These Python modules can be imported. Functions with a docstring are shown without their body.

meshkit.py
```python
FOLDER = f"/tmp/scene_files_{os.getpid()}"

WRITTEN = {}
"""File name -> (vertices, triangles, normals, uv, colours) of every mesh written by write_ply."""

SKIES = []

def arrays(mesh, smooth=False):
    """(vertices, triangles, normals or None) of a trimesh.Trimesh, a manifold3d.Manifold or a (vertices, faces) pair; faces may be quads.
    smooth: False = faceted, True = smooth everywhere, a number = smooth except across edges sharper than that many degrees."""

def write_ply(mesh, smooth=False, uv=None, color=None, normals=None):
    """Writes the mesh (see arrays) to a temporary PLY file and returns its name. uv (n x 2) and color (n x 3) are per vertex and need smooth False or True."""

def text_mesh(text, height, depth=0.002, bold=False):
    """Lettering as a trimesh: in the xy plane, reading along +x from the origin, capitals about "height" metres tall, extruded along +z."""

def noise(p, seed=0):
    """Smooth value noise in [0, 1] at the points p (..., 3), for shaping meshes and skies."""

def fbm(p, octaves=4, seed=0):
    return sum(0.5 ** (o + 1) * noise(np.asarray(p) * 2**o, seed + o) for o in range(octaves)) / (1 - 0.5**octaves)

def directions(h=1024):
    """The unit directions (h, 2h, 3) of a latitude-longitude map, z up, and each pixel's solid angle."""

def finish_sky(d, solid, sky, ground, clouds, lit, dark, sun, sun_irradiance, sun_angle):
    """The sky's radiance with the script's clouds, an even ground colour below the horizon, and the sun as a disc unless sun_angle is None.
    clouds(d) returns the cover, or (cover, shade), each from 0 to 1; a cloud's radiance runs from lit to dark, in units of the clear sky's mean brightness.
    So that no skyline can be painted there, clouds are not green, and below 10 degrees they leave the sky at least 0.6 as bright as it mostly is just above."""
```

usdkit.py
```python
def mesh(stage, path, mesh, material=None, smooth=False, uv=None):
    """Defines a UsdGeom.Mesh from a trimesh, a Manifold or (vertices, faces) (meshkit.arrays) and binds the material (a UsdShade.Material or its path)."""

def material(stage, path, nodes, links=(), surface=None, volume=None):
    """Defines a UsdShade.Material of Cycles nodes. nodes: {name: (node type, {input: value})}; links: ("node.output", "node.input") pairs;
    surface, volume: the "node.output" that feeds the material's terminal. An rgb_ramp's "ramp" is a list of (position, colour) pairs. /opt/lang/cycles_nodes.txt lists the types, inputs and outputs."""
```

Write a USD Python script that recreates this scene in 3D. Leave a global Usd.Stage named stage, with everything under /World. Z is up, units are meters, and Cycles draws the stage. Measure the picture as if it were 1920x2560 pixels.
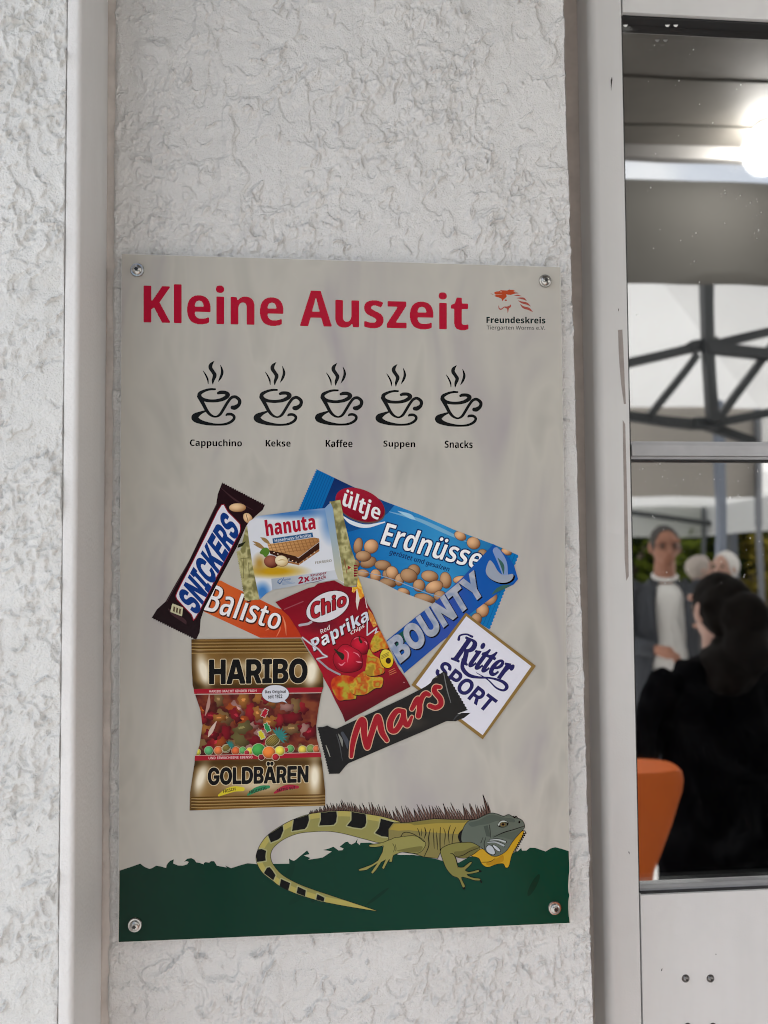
import glob
import math
import random

import manifold3d as m3
import numpy as np
import shapely
import shapely.affinity as aff
import trimesh
import usdkit
from meshkit import fbm, noise
from pxr import Gf, Sdf, Usd, UsdGeom, UsdLux, UsdShade, Vt
from shapely.geometry import LineString, MultiPoint, Point, Polygon, box as sbox
from shapely.ops import unary_union

stage = Usd.Stage.CreateInMemory()
UsdGeom.SetStageUpAxis(stage, "Z")
UsdGeom.SetStageMetersPerUnit(stage, 1.0)
UsdGeom.Xform.Define(stage, "/World")
UsdGeom.Scope.Define(stage, "/World/Looks")

# ------------------------------------------------------------------ camera
FPX = 1923.0
EYE = np.array([-0.0234, -0.706, 1.70])
RIGHT = np.array([0.99672572, -0.08070134, -0.00501365])
DOWN = np.array([-0.00220921, 0.03480261, -0.99939176])
FWD = np.array([0.08082674, 0.99613055, 0.03451037])
cam = UsdGeom.Camera.Define(stage, "/World/camera")
FOCAL = 26.0
cam.CreateFocalLengthAttr(FOCAL)
cam.CreateHorizontalApertureAttr(1920.0 / FPX * FOCAL)
cam.CreateVerticalApertureAttr(2560.0 / FPX * FOCAL)
cam.CreateFStopAttr(4.8)
cam.CreateFocusDistanceAttr(0.70)
cam.CreateClippingRangeAttr(Gf.Vec2f(0.02, 2000))
cam.CreateExposureAttr(0.88)
_m = np.eye(4)
_m[0, :3], _m[1, :3], _m[2, :3], _m[3, :3] = RIGHT, -DOWN, -FWD, EYE
UsdGeom.Xformable(cam).AddTransformOp().Set(Gf.Matrix4d(*_m.ravel().tolist()))

# ------------------------------------------------------------------ sky and sun (high behind the house: the wall is in open shade)
SUN_EL, SUN_ROT, SKY = math.radians(46), math.radians(-76), 0.11
sdir = np.array([math.sin(SUN_ROT) * math.cos(SUN_EL), math.cos(SUN_ROT) * math.cos(SUN_EL), math.sin(SUN_EL)])
sky_mat = usdkit.material(stage, "/World/Looks/sky_look", {
    "s": ("sky_texture", {"sky_type": "single_scattering", "sun_disc": False, "sun_elevation": SUN_EL, "sun_rotation": SUN_ROT, "altitude": 100.0, "air_density": 1.0, "aerosol_density": 2.5, "ozone_density": 1.0}),
    "g": ("texture_coordinate", {}),
    "n": ("noise_texture", {"scale": 2.2, "detail": 6.0, "roughness": 0.55}),
    "r": ("rgb_ramp", {"ramp": [(0.0, (0, 0, 0)), (0.42, (0, 0, 0)), (0.62, (1, 1, 1)), (1.0, (1, 1, 1))]}),
    "m": ("mix_color", {"b": (7.5, 7.4, 7.2), "use_clamp": False}),
    "k": ("math", {"math_type": "multiply", "value2": 0.75}),
    "b": ("background_shader", {"strength": SKY}),
}, [("g.generated", "n.vector"), ("n.fac", "r.fac"), ("r.color", "k.value1"), ("k.value", "m.fac"), ("s.color", "m.a"), ("m.result", "b.color")], surface="b.background")
dome = UsdLux.DomeLight.Define(stage, "/World/sky")
UsdShade.MaterialBindingAPI.Apply(dome.GetPrim()).Bind(sky_mat)
sun = UsdLux.DistantLight.Define(stage, "/World/sun")
sun.CreateIntensityAttr(0.9)
sun.CreateAngleAttr(0.5)
sun.CreateColorAttr(Gf.Vec3f(1.0, 0.98, 0.95))
sun.CreateNormalizeAttr(True)
_z = sdir
_x = np.cross([0, 0, 1], _z)
_x /= np.linalg.norm(_x)
_y = np.cross(_z, _x)
_m = np.eye(4)
_m[0, :3], _m[1, :3], _m[2, :3] = _x, _y, _z
UsdGeom.Xformable(sun).AddTransformOp().Set(Gf.Matrix4d(*_m.ravel().tolist()))

# ------------------------------------------------------------------ helpers
SIGN_Y, GLASS_Y, FRAME_Y, PILLAR_Y = -0.012, 0.068, 0.052, -0.078


def ray(px, py):
    return FWD + (px - 960.0) / FPX * RIGHT + (py - 1280.0) / FPX * DOWN


def at(px, py, y=SIGN_Y):
    """The point of the upright plane y that the photograph shows at a pixel."""
    d = ray(px, py)
    return EYE + d * (y - EYE[1]) / d[1]


def at_all(pts, y=SIGN_Y):
    pts = np.asarray(pts, float)
    d = FWD + (pts[:, :1] - 960.0) / FPX * RIGHT + (pts[:, 1:2] - 1280.0) / FPX * DOWN
    return EYE + d * ((y - EYE[1]) / d[:, 1:2])


def seen(px, py, t):
    """The point t metres in front of the window pane whose mirror image the photograph shows at a pixel."""
    p = at(px, py, GLASS_Y + t)
    return np.array([p[0], GLASS_Y - t, p[2]])


taken = {}


def path_of(name, parent=None):
    base = (parent.GetPath().pathString if parent else "/World") + "/"
    n = taken.get(base + name, 0)
    taken[base + name] = n + 1
    return base + name + (f"_{n:03d}" if n else "")


def tag(prim, label=None, cat=None, group=None, kind=None):
    for k, v in (("label", label), ("category", cat), ("group", group), ("kind", kind)):
        if v:
            prim.SetCustomDataByKey(k, v)
    return prim


def thing(name, label=None, cat=None, group=None, loc=(0, 0, 0), kind=None, rot=0.0):
    x = UsdGeom.Xform.Define(stage, path_of(name))
    x.AddTranslateOp().Set(Gf.Vec3d(*map(float, loc)))
    if rot:
        x.AddRotateZOp().Set(float(rot))
    return tag(x.GetPrim(), label, cat, group, kind)


def obj(name, mesh, mat, parent=None, smooth=30, label=None, cat=None, group=None, kind=None):
    if isinstance(mesh, (list, tuple)) and not isinstance(mesh[0], np.ndarray):
        mesh = trimesh.util.concatenate(list(mesh))
    return tag(usdkit.mesh(stage, path_of(name, parent), mesh, mat, smooth).GetPrim(), label, cat, group, kind)


def look(name, color, rough=0.6, metal=0.0, var=0.0, vscale=6.0, bump=0.0, bscale=300.0, spec=0.5, coat=0.0, detail=4.0, streak=0.0):
    """A principled material; var mottles its colour, bump roughens it, both from noise in object space."""
    nodes = {"p": ("principled_bsdf", {"base_color": color, "roughness": rough, "metallic": metal, "specular_ior_level": spec, "coat_weight": coat, "coat_roughness": 0.08})}
    links = []
    if var or bump:
        nodes["g"] = ("geometry", {})
    if var:
        nodes["n"] = ("noise_texture", {"scale": vscale, "detail": detail, "roughness": 0.6})
        lo, hi = [max(c * (1 - var), 0) for c in color], [min(c * (1 + var), 1) for c in color]
        nodes["r"] = ("rgb_ramp", {"ramp": [(0.3, lo), (0.7, hi)]})
        links += [("g.position", "n.vector"), ("n.fac", "r.fac"), ("r.color", "p.base_color")]
    if streak:  # grime that ran down, and rubbed patches
        nodes["g2"], nodes["mp"] = ("geometry", {}), ("mapping", {"scale": (1.0, 1.0, 0.06)})
        nodes["sn"] = ("noise_texture", {"scale": 70.0, "detail": 4.0, "roughness": 0.65})
        nodes["sp"] = ("noise_texture", {"scale": 14.0, "detail": 5.0, "roughness": 0.7})
        nodes["sr"] = ("rgb_ramp", {"ramp": [(0.35, (1, 1, 1)), (0.75, [1 - streak, 1 - streak * 1.1, 1 - streak * 1.25])]})
        nodes["sq"] = ("rgb_ramp", {"ramp": [(0.5, (1, 1, 1)), (0.72, [1 - streak * 0.8, 1 - streak * 0.85, 1 - streak * 0.9])]})
        nodes["sm"], nodes["sm2"] = ("mix_color", {"blend_type": "multiply", "fac": 1.0}), ("mix_color", {"blend_type": "multiply", "fac": 1.0})
        links = [k for k in links if k[1] != "p.base_color"] + [("g2.position", "mp.vector"), ("mp.vector", "sn.vector"), ("g2.position", "sp.vector"), ("sn.fac", "sr.fac"), ("sp.fac", "sq.fac"), ("r.color", "sm.a"), ("sr.color", "sm.b"), ("sm.result", "sm2.a"), ("sq.color", "sm2.b"), ("sm2.result", "p.base_color")]
    if bump:
        nodes["bn"] = ("noise_texture", {"scale": bscale, "detail": 3.0})
        nodes["b"] = ("bump", {"strength": 1.0, "distance": bump})
        links += [("g.position", "bn.vector"), ("bn.fac", "b.height"), ("b.normal", "p.normal")]
    return usdkit.material(stage, "/World/Looks/" + name, nodes, links, surface="p.BSDF")


def cloth_look(name, color, through):
    """Thin cloth that lets light through."""
    return usdkit.material(stage, "/World/Looks/" + name, {
        "g": ("geometry", {}),
        "n": ("noise_texture", {"scale": 1.6, "detail": 3.0}),
        "r": ("rgb_ramp", {"ramp": [(0.3, [c * 0.93 for c in color]), (0.7, color)]}),
        "d": ("diffuse_bsdf", {}), "t": ("translucent_bsdf", {}), "m": ("mix_closure", {"fac": through})},
        [("g.position", "n.vector"), ("n.fac", "r.fac"), ("r.color", "d.color"), ("r.color", "t.color"), ("d.BSDF", "m.closure1"), ("t.BSDF", "m.closure2")], surface="m.closure")


def bx(x0, x1, y0, y1, z0, z1):
    b = trimesh.creation.box([x1 - x0, y1 - y0, z1 - z0])
    b.apply_translation([(x0 + x1) / 2, (y0 + y1) / 2, (z0 + z1) / 2])
    return b


def slab(px, y0, y1, ref=None):
    """A closed plate: the outline px (pixels) laid on the plane ref (default y0), from y0 back to y1."""
    p = at_all(px, y0 if ref is None else ref)
    poly = Polygon(p[:, [0, 2]]).buffer(0)
    m = trimesh.creation.extrude_polygon(poly, abs(y1 - y0), engine="earcut")
    m.apply_transform([[1, 0, 0, 0], [0, 0, -1, max(y0, y1)], [0, 1, 0, 0], [0, 0, 0, 1]])
    return m


def tube(pts, r, sides=10):
    parts = []
    for a, b in zip(pts[:-1], pts[1:]):
        parts.append(trimesh.creation.cylinder(radius=r, segment=[a, b], sections=sides))
    return trimesh.util.concatenate(parts)


def bar(a, b, w, h=None):
    """A square bar from a to b."""
    a, b = np.asarray(a, float), np.asarray(b, float)
    d = b - a
    L = np.linalg.norm(d)
    z = d / L
    x = np.cross([0, 1, 0.001], z)
    x /= np.linalg.norm(x)
    m = np.eye(4)
    m[:3, 0], m[:3, 1], m[:3, 2], m[:3, 3] = x, np.cross(z, x), z, (a + b) / 2
    k = trimesh.creation.box([w, h or w, L])
    k.apply_transform(m)
    return k


def lathe(profile, n=32, axis="z"):
    m = trimesh.creation.revolve(np.asarray(profile, float), sections=n)
    if axis == "y":  # the profile's axis points out of the wall, towards the viewer
        m.apply_transform([[1, 0, 0, 0], [0, 0, -1, 0], [0, 1, 0, 0], [0, 0, 0, 1]])
    return m


def moved(m, p):
    m = m.copy()
    m.apply_translation(p)
    return m

# ------------------------------------------------------------------ materials of the place
PLASTER = look("white_plaster", (0.735, 0.73, 0.72), 0.36, var=0.05, vscale=9.0, bump=0.0012, bscale=620.0, streak=0.03)
PLASTER_COOL = look("pillar_plaster", (0.76, 0.765, 0.75), 0.36, var=0.04, vscale=9.0, bump=0.0012, bscale=620.0, streak=0.03)
SMOOTH_PLASTER = look("smooth_plaster", (0.80, 0.795, 0.785), 0.5, var=0.04, vscale=5.0, bump=0.0005, bscale=350.0, streak=0.03)
FRAME = look("door_paint", (0.70, 0.70, 0.695), 0.38, var=0.05, vscale=7.0, bump=0.0001, bscale=700.0, streak=0.025)
RUBBER = look("black_rubber", (0.008, 0.008, 0.009), 0.5)
GREY_ALU = look("grey_aluminium", (0.42, 0.42, 0.43), 0.35, metal=0.35, var=0.08, vscale=30.0)
DARK_STEEL = look("rivet_steel", (0.2, 0.19, 0.185), 0.16, metal=1.0)
STEEL = look("screw_steel", (0.48, 0.47, 0.45), 0.2, metal=1.0, var=0.15, vscale=400.0)
DARK_HOLE = look("screw_recess", (0.03, 0.03, 0.03), 0.4, metal=0.6)
BOARD_EDGE = look("sign_edge", (0.78, 0.78, 0.77), 0.35)
WORN = look("worn_paint", (0.34, 0.30, 0.28), 0.7, var=0.15, vscale=60.0)
SPECK = look("dark_speck", (0.03, 0.028, 0.028), 0.7)
DUST = look("dust", (0.8, 0.8, 0.78), 0.8)
PAVING = look("paving_stone", (0.45, 0.44, 0.425), 0.85, var=0.2, vscale=3.0, bump=0.002, bscale=60.0)
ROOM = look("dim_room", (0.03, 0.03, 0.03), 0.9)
SOFFIT = look("eave_board", (0.13, 0.12, 0.105), 0.6, var=0.18, vscale=5.0)
ROOF = look("roof_tile", (0.16, 0.09, 0.07), 0.8, var=0.25, vscale=9.0)
TENT_BAR = look("tent_bar", (0.05, 0.054, 0.058), 0.4, metal=0.2)
TENT_LEG = look("tent_leg", (0.2, 0.21, 0.23), 0.4, metal=0.5)
TENT_SLEEVE = look("tent_sleeve", (0.2, 0.23, 0.29), 0.5)
CANVAS = cloth_look("white_canvas", (0.84, 0.84, 0.82), 0.42)
CANVAS_THIN = cloth_look("thin_canvas", (0.9, 0.9, 0.88), 0.62)
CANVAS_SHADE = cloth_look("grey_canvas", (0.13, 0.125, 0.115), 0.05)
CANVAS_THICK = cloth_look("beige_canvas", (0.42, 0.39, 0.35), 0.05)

# ------------------------------------------------------------------ ground, room
obj("ground", bx(-80, 80, -120, 40, -0.2, 0.0), PAVING, kind="structure")
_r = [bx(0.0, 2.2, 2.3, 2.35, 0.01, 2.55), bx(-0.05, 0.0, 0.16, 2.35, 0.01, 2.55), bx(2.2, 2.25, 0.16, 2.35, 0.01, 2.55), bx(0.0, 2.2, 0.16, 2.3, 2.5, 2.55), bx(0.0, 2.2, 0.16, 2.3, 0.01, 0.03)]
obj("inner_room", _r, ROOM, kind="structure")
# ------------------------------------------------------------------ rough plaster as real relief


def relief(x0, x1, z0, z1, step, seed, strokes, pits=1.0):
    """Heights (towards the viewer, metres) of stamped and scraped plaster on a grid."""
    rng = np.random.default_rng(seed)
    nx, nz = int((x1 - x0) / step) + 1, int((z1 - z0) / step) + 1
    xs, zs = np.linspace(x0, x1, nx), np.linspace(z0, z1, nz)
    X, Z = np.meshgrid(xs, zs)
    P = np.stack([X, Z, np.zeros_like(X) + seed], -1)
    h = 0.0010 * (fbm(P * 9, 3, seed) - 0.5)
    warp = np.stack([fbm(P * 28, 2, seed + 5), fbm(P * 28, 2, seed + 6), np.zeros_like(X)], -1) * 0.02
    patch = np.clip((fbm((P + warp) * 11, 3, seed + 9) - 0.48) * 9, 0, 1)  # where the trowel tore the surface
    c = fbm((P + warp) * np.array([75, 55, 1]), 3, seed + 1)
    h -= 0.0009 * pits * np.clip((c - 0.56) * 12, 0, 1) * patch  # torn hollows
    d = fbm((P + warp * 0.5) * np.array([190, 150, 1]), 2, seed + 2)
    h -= 0.0013 * pits * np.clip((d - 0.64) * 12, 0, 1) * (0.25 + 0.75 * patch)  # pits
    h += 0.0019 * np.clip((fbm(P * np.array([170, 140, 1]), 2, seed + 3) - 0.64) * 9, 0, 1) * patch  # crumbs
    h += 0.00045 * (noise(P * 560, seed + 4) - 0.5) + 0.0005 * (noise(P * 260, seed + 8) - 0.5) + 0.0004 * (noise(P * 125, seed + 14) - 0.5)  # sand
    ter = fbm((P + warp * 0.8) * np.array([62, 46, 1]), 3, seed + 12)
    for lvl in (0.40, 0.5, 0.60):  # torn skin: one layer ends in a ragged step on the next
        h += 0.0013 * np.clip((ter - lvl) * 70 + 0.5, 0, 1) * np.clip((fbm(P * 23, 2, seed + int(lvl * 100)) - 0.51) * 11, 0, 1)
    for _ in range(strokes):  # scraped lines: a thrown-up lip beside a groove
        n = int(rng.integers(4, 24))
        p = np.array([rng.uniform(x0, x1), rng.uniform(z0, z1)])
        a = rng.choice([-1, 1]) * math.pi / 2 + rng.normal(0, 0.6)
        bend = rng.normal(0, 0.05)
        side = rng.choice([-1, 1])
        amp = rng.uniform(0.0020, 0.0060)
        wid = rng.uniform(0.0006, 0.0010)
        for i in range(n):
            e = math.sin(math.pi * (i + 0.5) / n) ** 0.6 * rng.uniform(0.15, 1.25)
            a += bend + rng.normal(0, 0.30)
            p = p + 0.0011 * np.array([math.cos(a), math.sin(a)])
            q = p + wid * 1.5 * side * np.array([-math.sin(a), math.cos(a)])
            for at_, k, w in ((p, amp, wid), (q, -0.25 * amp, wid * 1.2)):
                i0, j0 = int((at_[0] - x0) / step), int((at_[1] - z0) / step)
                m = int(2.6 * w / step) + 1
                a0, a1, b0, b1 = max(i0 - m, 0), min(i0 + m + 1, nx), max(j0 - m, 0), min(j0 + m + 1, nz)
                if a0 < a1 and b0 < b1:
                    g = np.exp(-(((X[b0:b1, a0:a1] - at_[0]) ** 2 + (Z[b0:b1, a0:a1] - at_[1]) ** 2) / w**2)) * k * e * 0.62
                    sub = h[b0:b1, a0:a1]
                    h[b0:b1, a0:a1] = np.where(np.abs(g) > 1e-5, sub + np.clip(g, -0.0014, 0.0034), sub)
    return X, Z, np.clip(h, -0.0065, 0.0055)


def relief_mesh(X, Z, h, y, depth):
    """The relief as a closed skin: front at y - h, sides going back by depth."""
    nz, nx = X.shape
    v = np.stack([X, y - h, Z], -1).reshape(-1, 3)
    i = np.arange(nz * nx).reshape(nz, nx)
    q = np.stack([i[:-1, :-1], i[:-1, 1:], i[1:, 1:], i[1:, :-1]], -1).reshape(-1, 4)
    rim = np.concatenate([i[0, :-1], i[:-1, -1], i[-1, :0:-1], i[:0:-1, 0]])
    back = v[rim].copy()
    back[:, 1] = y + depth
    k = len(v) + np.arange(len(rim))
    nxt = np.roll(np.arange(len(rim)), -1)
    sides = np.stack([rim[nxt], rim, k, k[nxt]], -1)
    return np.vstack([v, back]), np.vstack([q, sides])


def rounded_edge(X, h, x_edge, sign, r):
    """Pulls the skin back towards an upright edge so that it ends round."""
    d = np.clip((x_edge - X) * sign, 0, r)
    return h - (r - np.sqrt(np.maximum(r * r - (r - d) ** 2, 0)))


TOP_Z, HIGH_Z = 2.70, 2.30
_wl, _wr = at(276, 1280, 0)[0], at(1447, 1280, 0)[0]
X, Z, h = relief(_wl, _wr, 1.20, HIGH_Z, 0.00085, 11, 820)
lean = (Z - 1.70) * -0.0165 + 0.0016 * (fbm(np.stack([Z * 9, Z * 0, Z * 0], -1), 3, 77) - 0.5)  # the plaster's free edge is not quite plumb
sh = np.clip((X - _wl) / (_wr - _wl), 0, 1)
X = X + lean * sh**3
h = rounded_edge(X, h, _wl, -1, 0.006)
edge_wob = 0.0012 * np.clip(1 - (_wr + lean - X) / 0.012, 0, 1) * (fbm(np.stack([X * 60, Z * 60, X * 0], -1), 3, 5) - 0.35)
h = h + edge_wob
obj("plaster_wall", relief_mesh(X, Z, h, 0.0, 0.05), PLASTER, smooth=True, label="rough white plaster wall panel with scraped relief behind the snack sign", cat="wall")

# the pillar on the left stands 8 cm proud of the sign's wall
pl = thing("wall_pillar", "white wall pillar with rough face and smooth corner strip, beside the sign", "pillar")
_px0, _px1, _px2 = -0.62, at(157, 1280, PILLAR_Y)[0], at(193, 1280, PILLAR_Y)[0]
X, Z, h = relief(_px1 - 0.075, _px1, 1.20, HIGH_Z, 0.00085, 31, 200, 1.5)
obj("rough_face", relief_mesh(X, Z, h * 0.9 + 0.0008, PILLAR_Y, 0.03), PLASTER_COOL, pl, smooth=True)
obj("upper_face", bx(_px1 - 0.075, _px1, PILLAR_Y, 0.02, HIGH_Z, TOP_Z), PLASTER_COOL, pl)
obj("outer_face", bx(-3.0, _px1 - 0.075, PILLAR_Y, 0.02, 0.0, TOP_Z), PLASTER_COOL, pl)
zz = np.linspace(0.0, TOP_Z, 60)
prof = [(_px1 + 0.0005, PILLAR_Y + 0.012), (_px1 + 0.0006, PILLAR_Y - 0.0012), (_px1 + 0.002, PILLAR_Y - 0.0016)]
prof += [(_px2 - 0.004 + 0.004 * math.sin(a), PILLAR_Y + 0.0025 - 0.004 * math.cos(a)) for a in np.linspace(0, math.pi / 2, 7)]
prof += [(_px2 + 0.0004, -0.0045), (_px2 + 0.0002, -0.0025), (_px2 - 0.002, 0.004), (_px2 - 0.002, 0.02)]
pv, pf = [], []
for zi in zz:
    w = 0.0007 * (noise(np.array([zi * 7, 0, 3.0])) - 0.5)
    pv += [(x + w * (k > 2), y, zi) for k, (x, y) in enumerate(prof)]
n = len(prof)
for r_ in range(len(zz) - 1):
    for k in range(n - 1):
        a = r_ * n + k
        pf.append((a, a + 1, a + n + 1, a + n))
obj("corner_strip", (np.array(pv), np.array(pf)), SMOOTH_PLASTER, pl, smooth=40)
obj("groove", bx(_px2 - 0.004, _wl + 0.012, 0.0035, 0.02, 0.0, TOP_Z), look("groove_plaster", (0.68, 0.63, 0.59), 0.8, var=0.1, vscale=40.0, bump=0.0006, bscale=300.0), pl)

# ------------------------------------------------------------------ the house round them
hs = thing("house", "white house with boarded eaves and tiled roof above the sign wall", "house")
obj("wall", bx(_wl + 0.001, _wr - 0.02, 0.051, 0.155, 0.0, TOP_Z), PLASTER, hs)
obj("wall", bx(_wl, _wr - 0.012, 0.0, 0.05, HIGH_Z + 0.0005, TOP_Z), PLASTER, hs)
obj("wall", bx(_wr - 0.0115, 1.28, 0.0, 0.155, HIGH_Z + 0.0005, TOP_Z), PLASTER, hs)
obj("wall", bx(_wl, _wr - 0.012, 0.0, 0.05, 0.0, 1.1995), PLASTER, hs)
obj("wing_wall", bx(4.8, 8.0, -7.0, 0.155, 0.0, 4.7), PLASTER, hs)
obj("wing_roof", (np.array([[4.5, -7.3, 4.7], [8.3, -7.3, 4.7], [6.4, -7.3, 6.4], [4.5, 0.2, 4.7], [8.3, 0.2, 4.7], [6.4, 0.2, 6.4]]), np.array([[0, 1, 2], [5, 4, 3], [0, 2, 5], [0, 5, 3], [2, 1, 4], [2, 4, 5], [1, 0, 3], [1, 3, 4]])), ROOF, hs, smooth=False)
obj("wall", bx(1.2805, 4.5, 0.0, 0.155, 0.0, TOP_Z), PLASTER, hs)
obj("wall", bx(-3.0, 4.5, 0.0, 0.155, TOP_Z + 0.0222, 5.2), PLASTER, hs)
ev, PORCH_X = -1.03, -0.35
obj("eave_roof", (np.array([[PORCH_X - 0.05, ev - 0.06, 2.78], [4.8, ev - 0.06, 2.78], [4.8, -0.001, 3.1], [PORCH_X - 0.05, -0.001, 3.1], [PORCH_X - 0.05, ev - 0.06, 2.745], [4.8, ev - 0.06, 2.745], [4.8, -0.001, 3.065], [PORCH_X - 0.05, -0.001, 3.065]]), np.array([[0, 1, 2, 3], [7, 6, 5, 4], [0, 4, 5, 1], [2, 6, 7, 3], [1, 5, 6, 2], [3, 7, 4, 0]])), ROOF, hs, smooth=False)
obj("fascia", bx(PORCH_X, 4.7, ev - 0.025, ev, TOP_Z - 0.03, 2.744), look("fascia_board", (0.3, 0.29, 0.28), 0.5, var=0.08), hs)
wd = (0.0 - ev) / 11
for k in range(11):
    obj("eave_board", bx(PORCH_X, 4.7, ev + k * wd + 0.0015, ev + (k + 1) * wd - 0.0035, TOP_Z + 0.002 + 0.004 * (k % 2), TOP_Z + 0.022), SOFFIT, hs)
_rf = np.array([[-3.3, -0.5, 5.0], [4.8, -0.5, 5.0], [4.8, 2.8, 6.9], [-3.3, 2.8, 6.9], [-3.3, -0.5, 4.88], [4.8, -0.5, 4.88], [4.8, 2.8, 6.78], [-3.3, 2.8, 6.78]])
obj("roof", (_rf, np.array([[0, 1, 2, 3], [7, 6, 5, 4], [0, 4, 5, 1], [2, 6, 7, 3], [1, 5, 6, 2], [3, 7, 4, 0]])), ROOF, hs, smooth=False)

# lamp under the eaves: its mirror image shines at the pane's edge
lp = seen(1924, 372, 0.99)
lamp = thing("globe_lamp", "lit white globe lamp hanging under the eaves by the door", "lamp", loc=lp)
GLOW = usdkit.material(stage, "/World/Looks/lamp_glow", {"e": ("emission", {"color": (1.0, 0.97, 0.92), "strength": 26.0})}, surface="e.emission")
obj("globe", trimesh.creation.icosphere(3, 0.056), GLOW, lamp, smooth=True)
obj("holder", lathe([(0, 0.05), (0.03, 0.05), (0.034, 0.056), (0.034, TOP_Z - lp[2]), (0, TOP_Z - lp[2])]), look("lamp_holder", (0.3, 0.3, 0.3), 0.4), lamp)

# ------------------------------------------------------------------ the door
dr = thing("glazed_door", "white aluminium door with tall dark window panes and riveted lower panel", "door")
Y = FRAME_Y
zb, zt = 0.02, HIGH_Z - 0.002
jl, jr_t, jr_b = at(1447, 1280, 0)[0] - 0.02, at(1552.5, 0, Y), at(1604, 2560, Y)


def edge_x(off, z):  # the door stands a hair out of plumb: x along the jamb's edge
    t = (jr_t[2] - z) / (jr_t[2] - jr_b[2])
    return jr_t[0] + (jr_b[0] - jr_t[0]) * t + off


def upright(o0, o1, z0, z1, y0, y1, fixed_left=None):
    xs = [(fixed_left if fixed_left is not None else edge_x(o0, z0)), edge_x(o1, z0), edge_x(o1, z1), (fixed_left if fixed_left is not None else edge_x(o0, z1))]
    m = trimesh.creation.extrude_polygon(Polygon(list(zip(xs, [z0, z0, z1, z1]))), y1 - y0, engine="earcut")
    m.apply_transform([[1, 0, 0, 0], [0, 0, -1, y1], [0, 1, 0, 0], [0, 0, 0, 1]])
    return m


jr = 0.009
jp = [(-0.0002, 0.09), (-0.0002, Y), (-0.0345 + jr, Y)] + [(-0.0345 + jr - jr * math.sin(a), Y + jr - jr * math.cos(a)) for a in np.linspace(0, math.pi / 2, 8)[1:]] + [(-0.0345, 0.15)]
jv = [(edge_x(o, z), y, z) for z in (zb, zt) for o, y in jp]
n_ = len(jp)
obj("jamb", (np.array(jv), np.array([(k + 1, k, n_ + k, n_ + k + 1) for k in range(n_ - 1)])), FRAME, dr, smooth=40)
obj("wall_joint", bx(jl, edge_x(-0.0345, zb), 0.088, 0.15, zb, zt), look("joint_mortar", (0.5, 0.44, 0.40), 0.85, var=0.1, vscale=50.0), dr)
gz0, gz1 = at(1600, 2214, GLASS_Y)[2], at(1556, 60, GLASS_Y)[2]
LW = 0.86
# the leaf: rails and the outer stile, with the gap to the jamb showing black
wz_top = at(1556, 30, Y)[2]
wz_bot = at(1597, 2239, Y)[2]
obj("gap_seal", upright(0.0, 0.0034, zb, zt, Y + 0.006, 0.095), RUBBER, dr)
obj("top_rail", upright(0.0016, LW, wz_top, zt, Y, 0.095), FRAME, dr)
obj("lower_panel", upright(0.0016, LW, zb, wz_bot, Y, 0.095), FRAME, dr)
obj("outer_stile", upright(LW - 0.07, LW, wz_bot + 0.0005, wz_top - 0.0005, Y, 0.095), FRAME, dr)
obj("outer_jamb", bx(jl + LW + 0.14, 1.28, Y, 0.15, zb, zt), FRAME, dr)
obj("top_seal", upright(0.0034, LW - 0.07, gz1 - 0.001, wz_top - 0.0004, Y + 0.004, 0.095), RUBBER, dr)
obj("bottom_seal", upright(0.0034, LW - 0.07, wz_bot + 0.0004, gz0 - 0.003, Y + 0.003, 0.095), RUBBER, dr)
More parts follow.
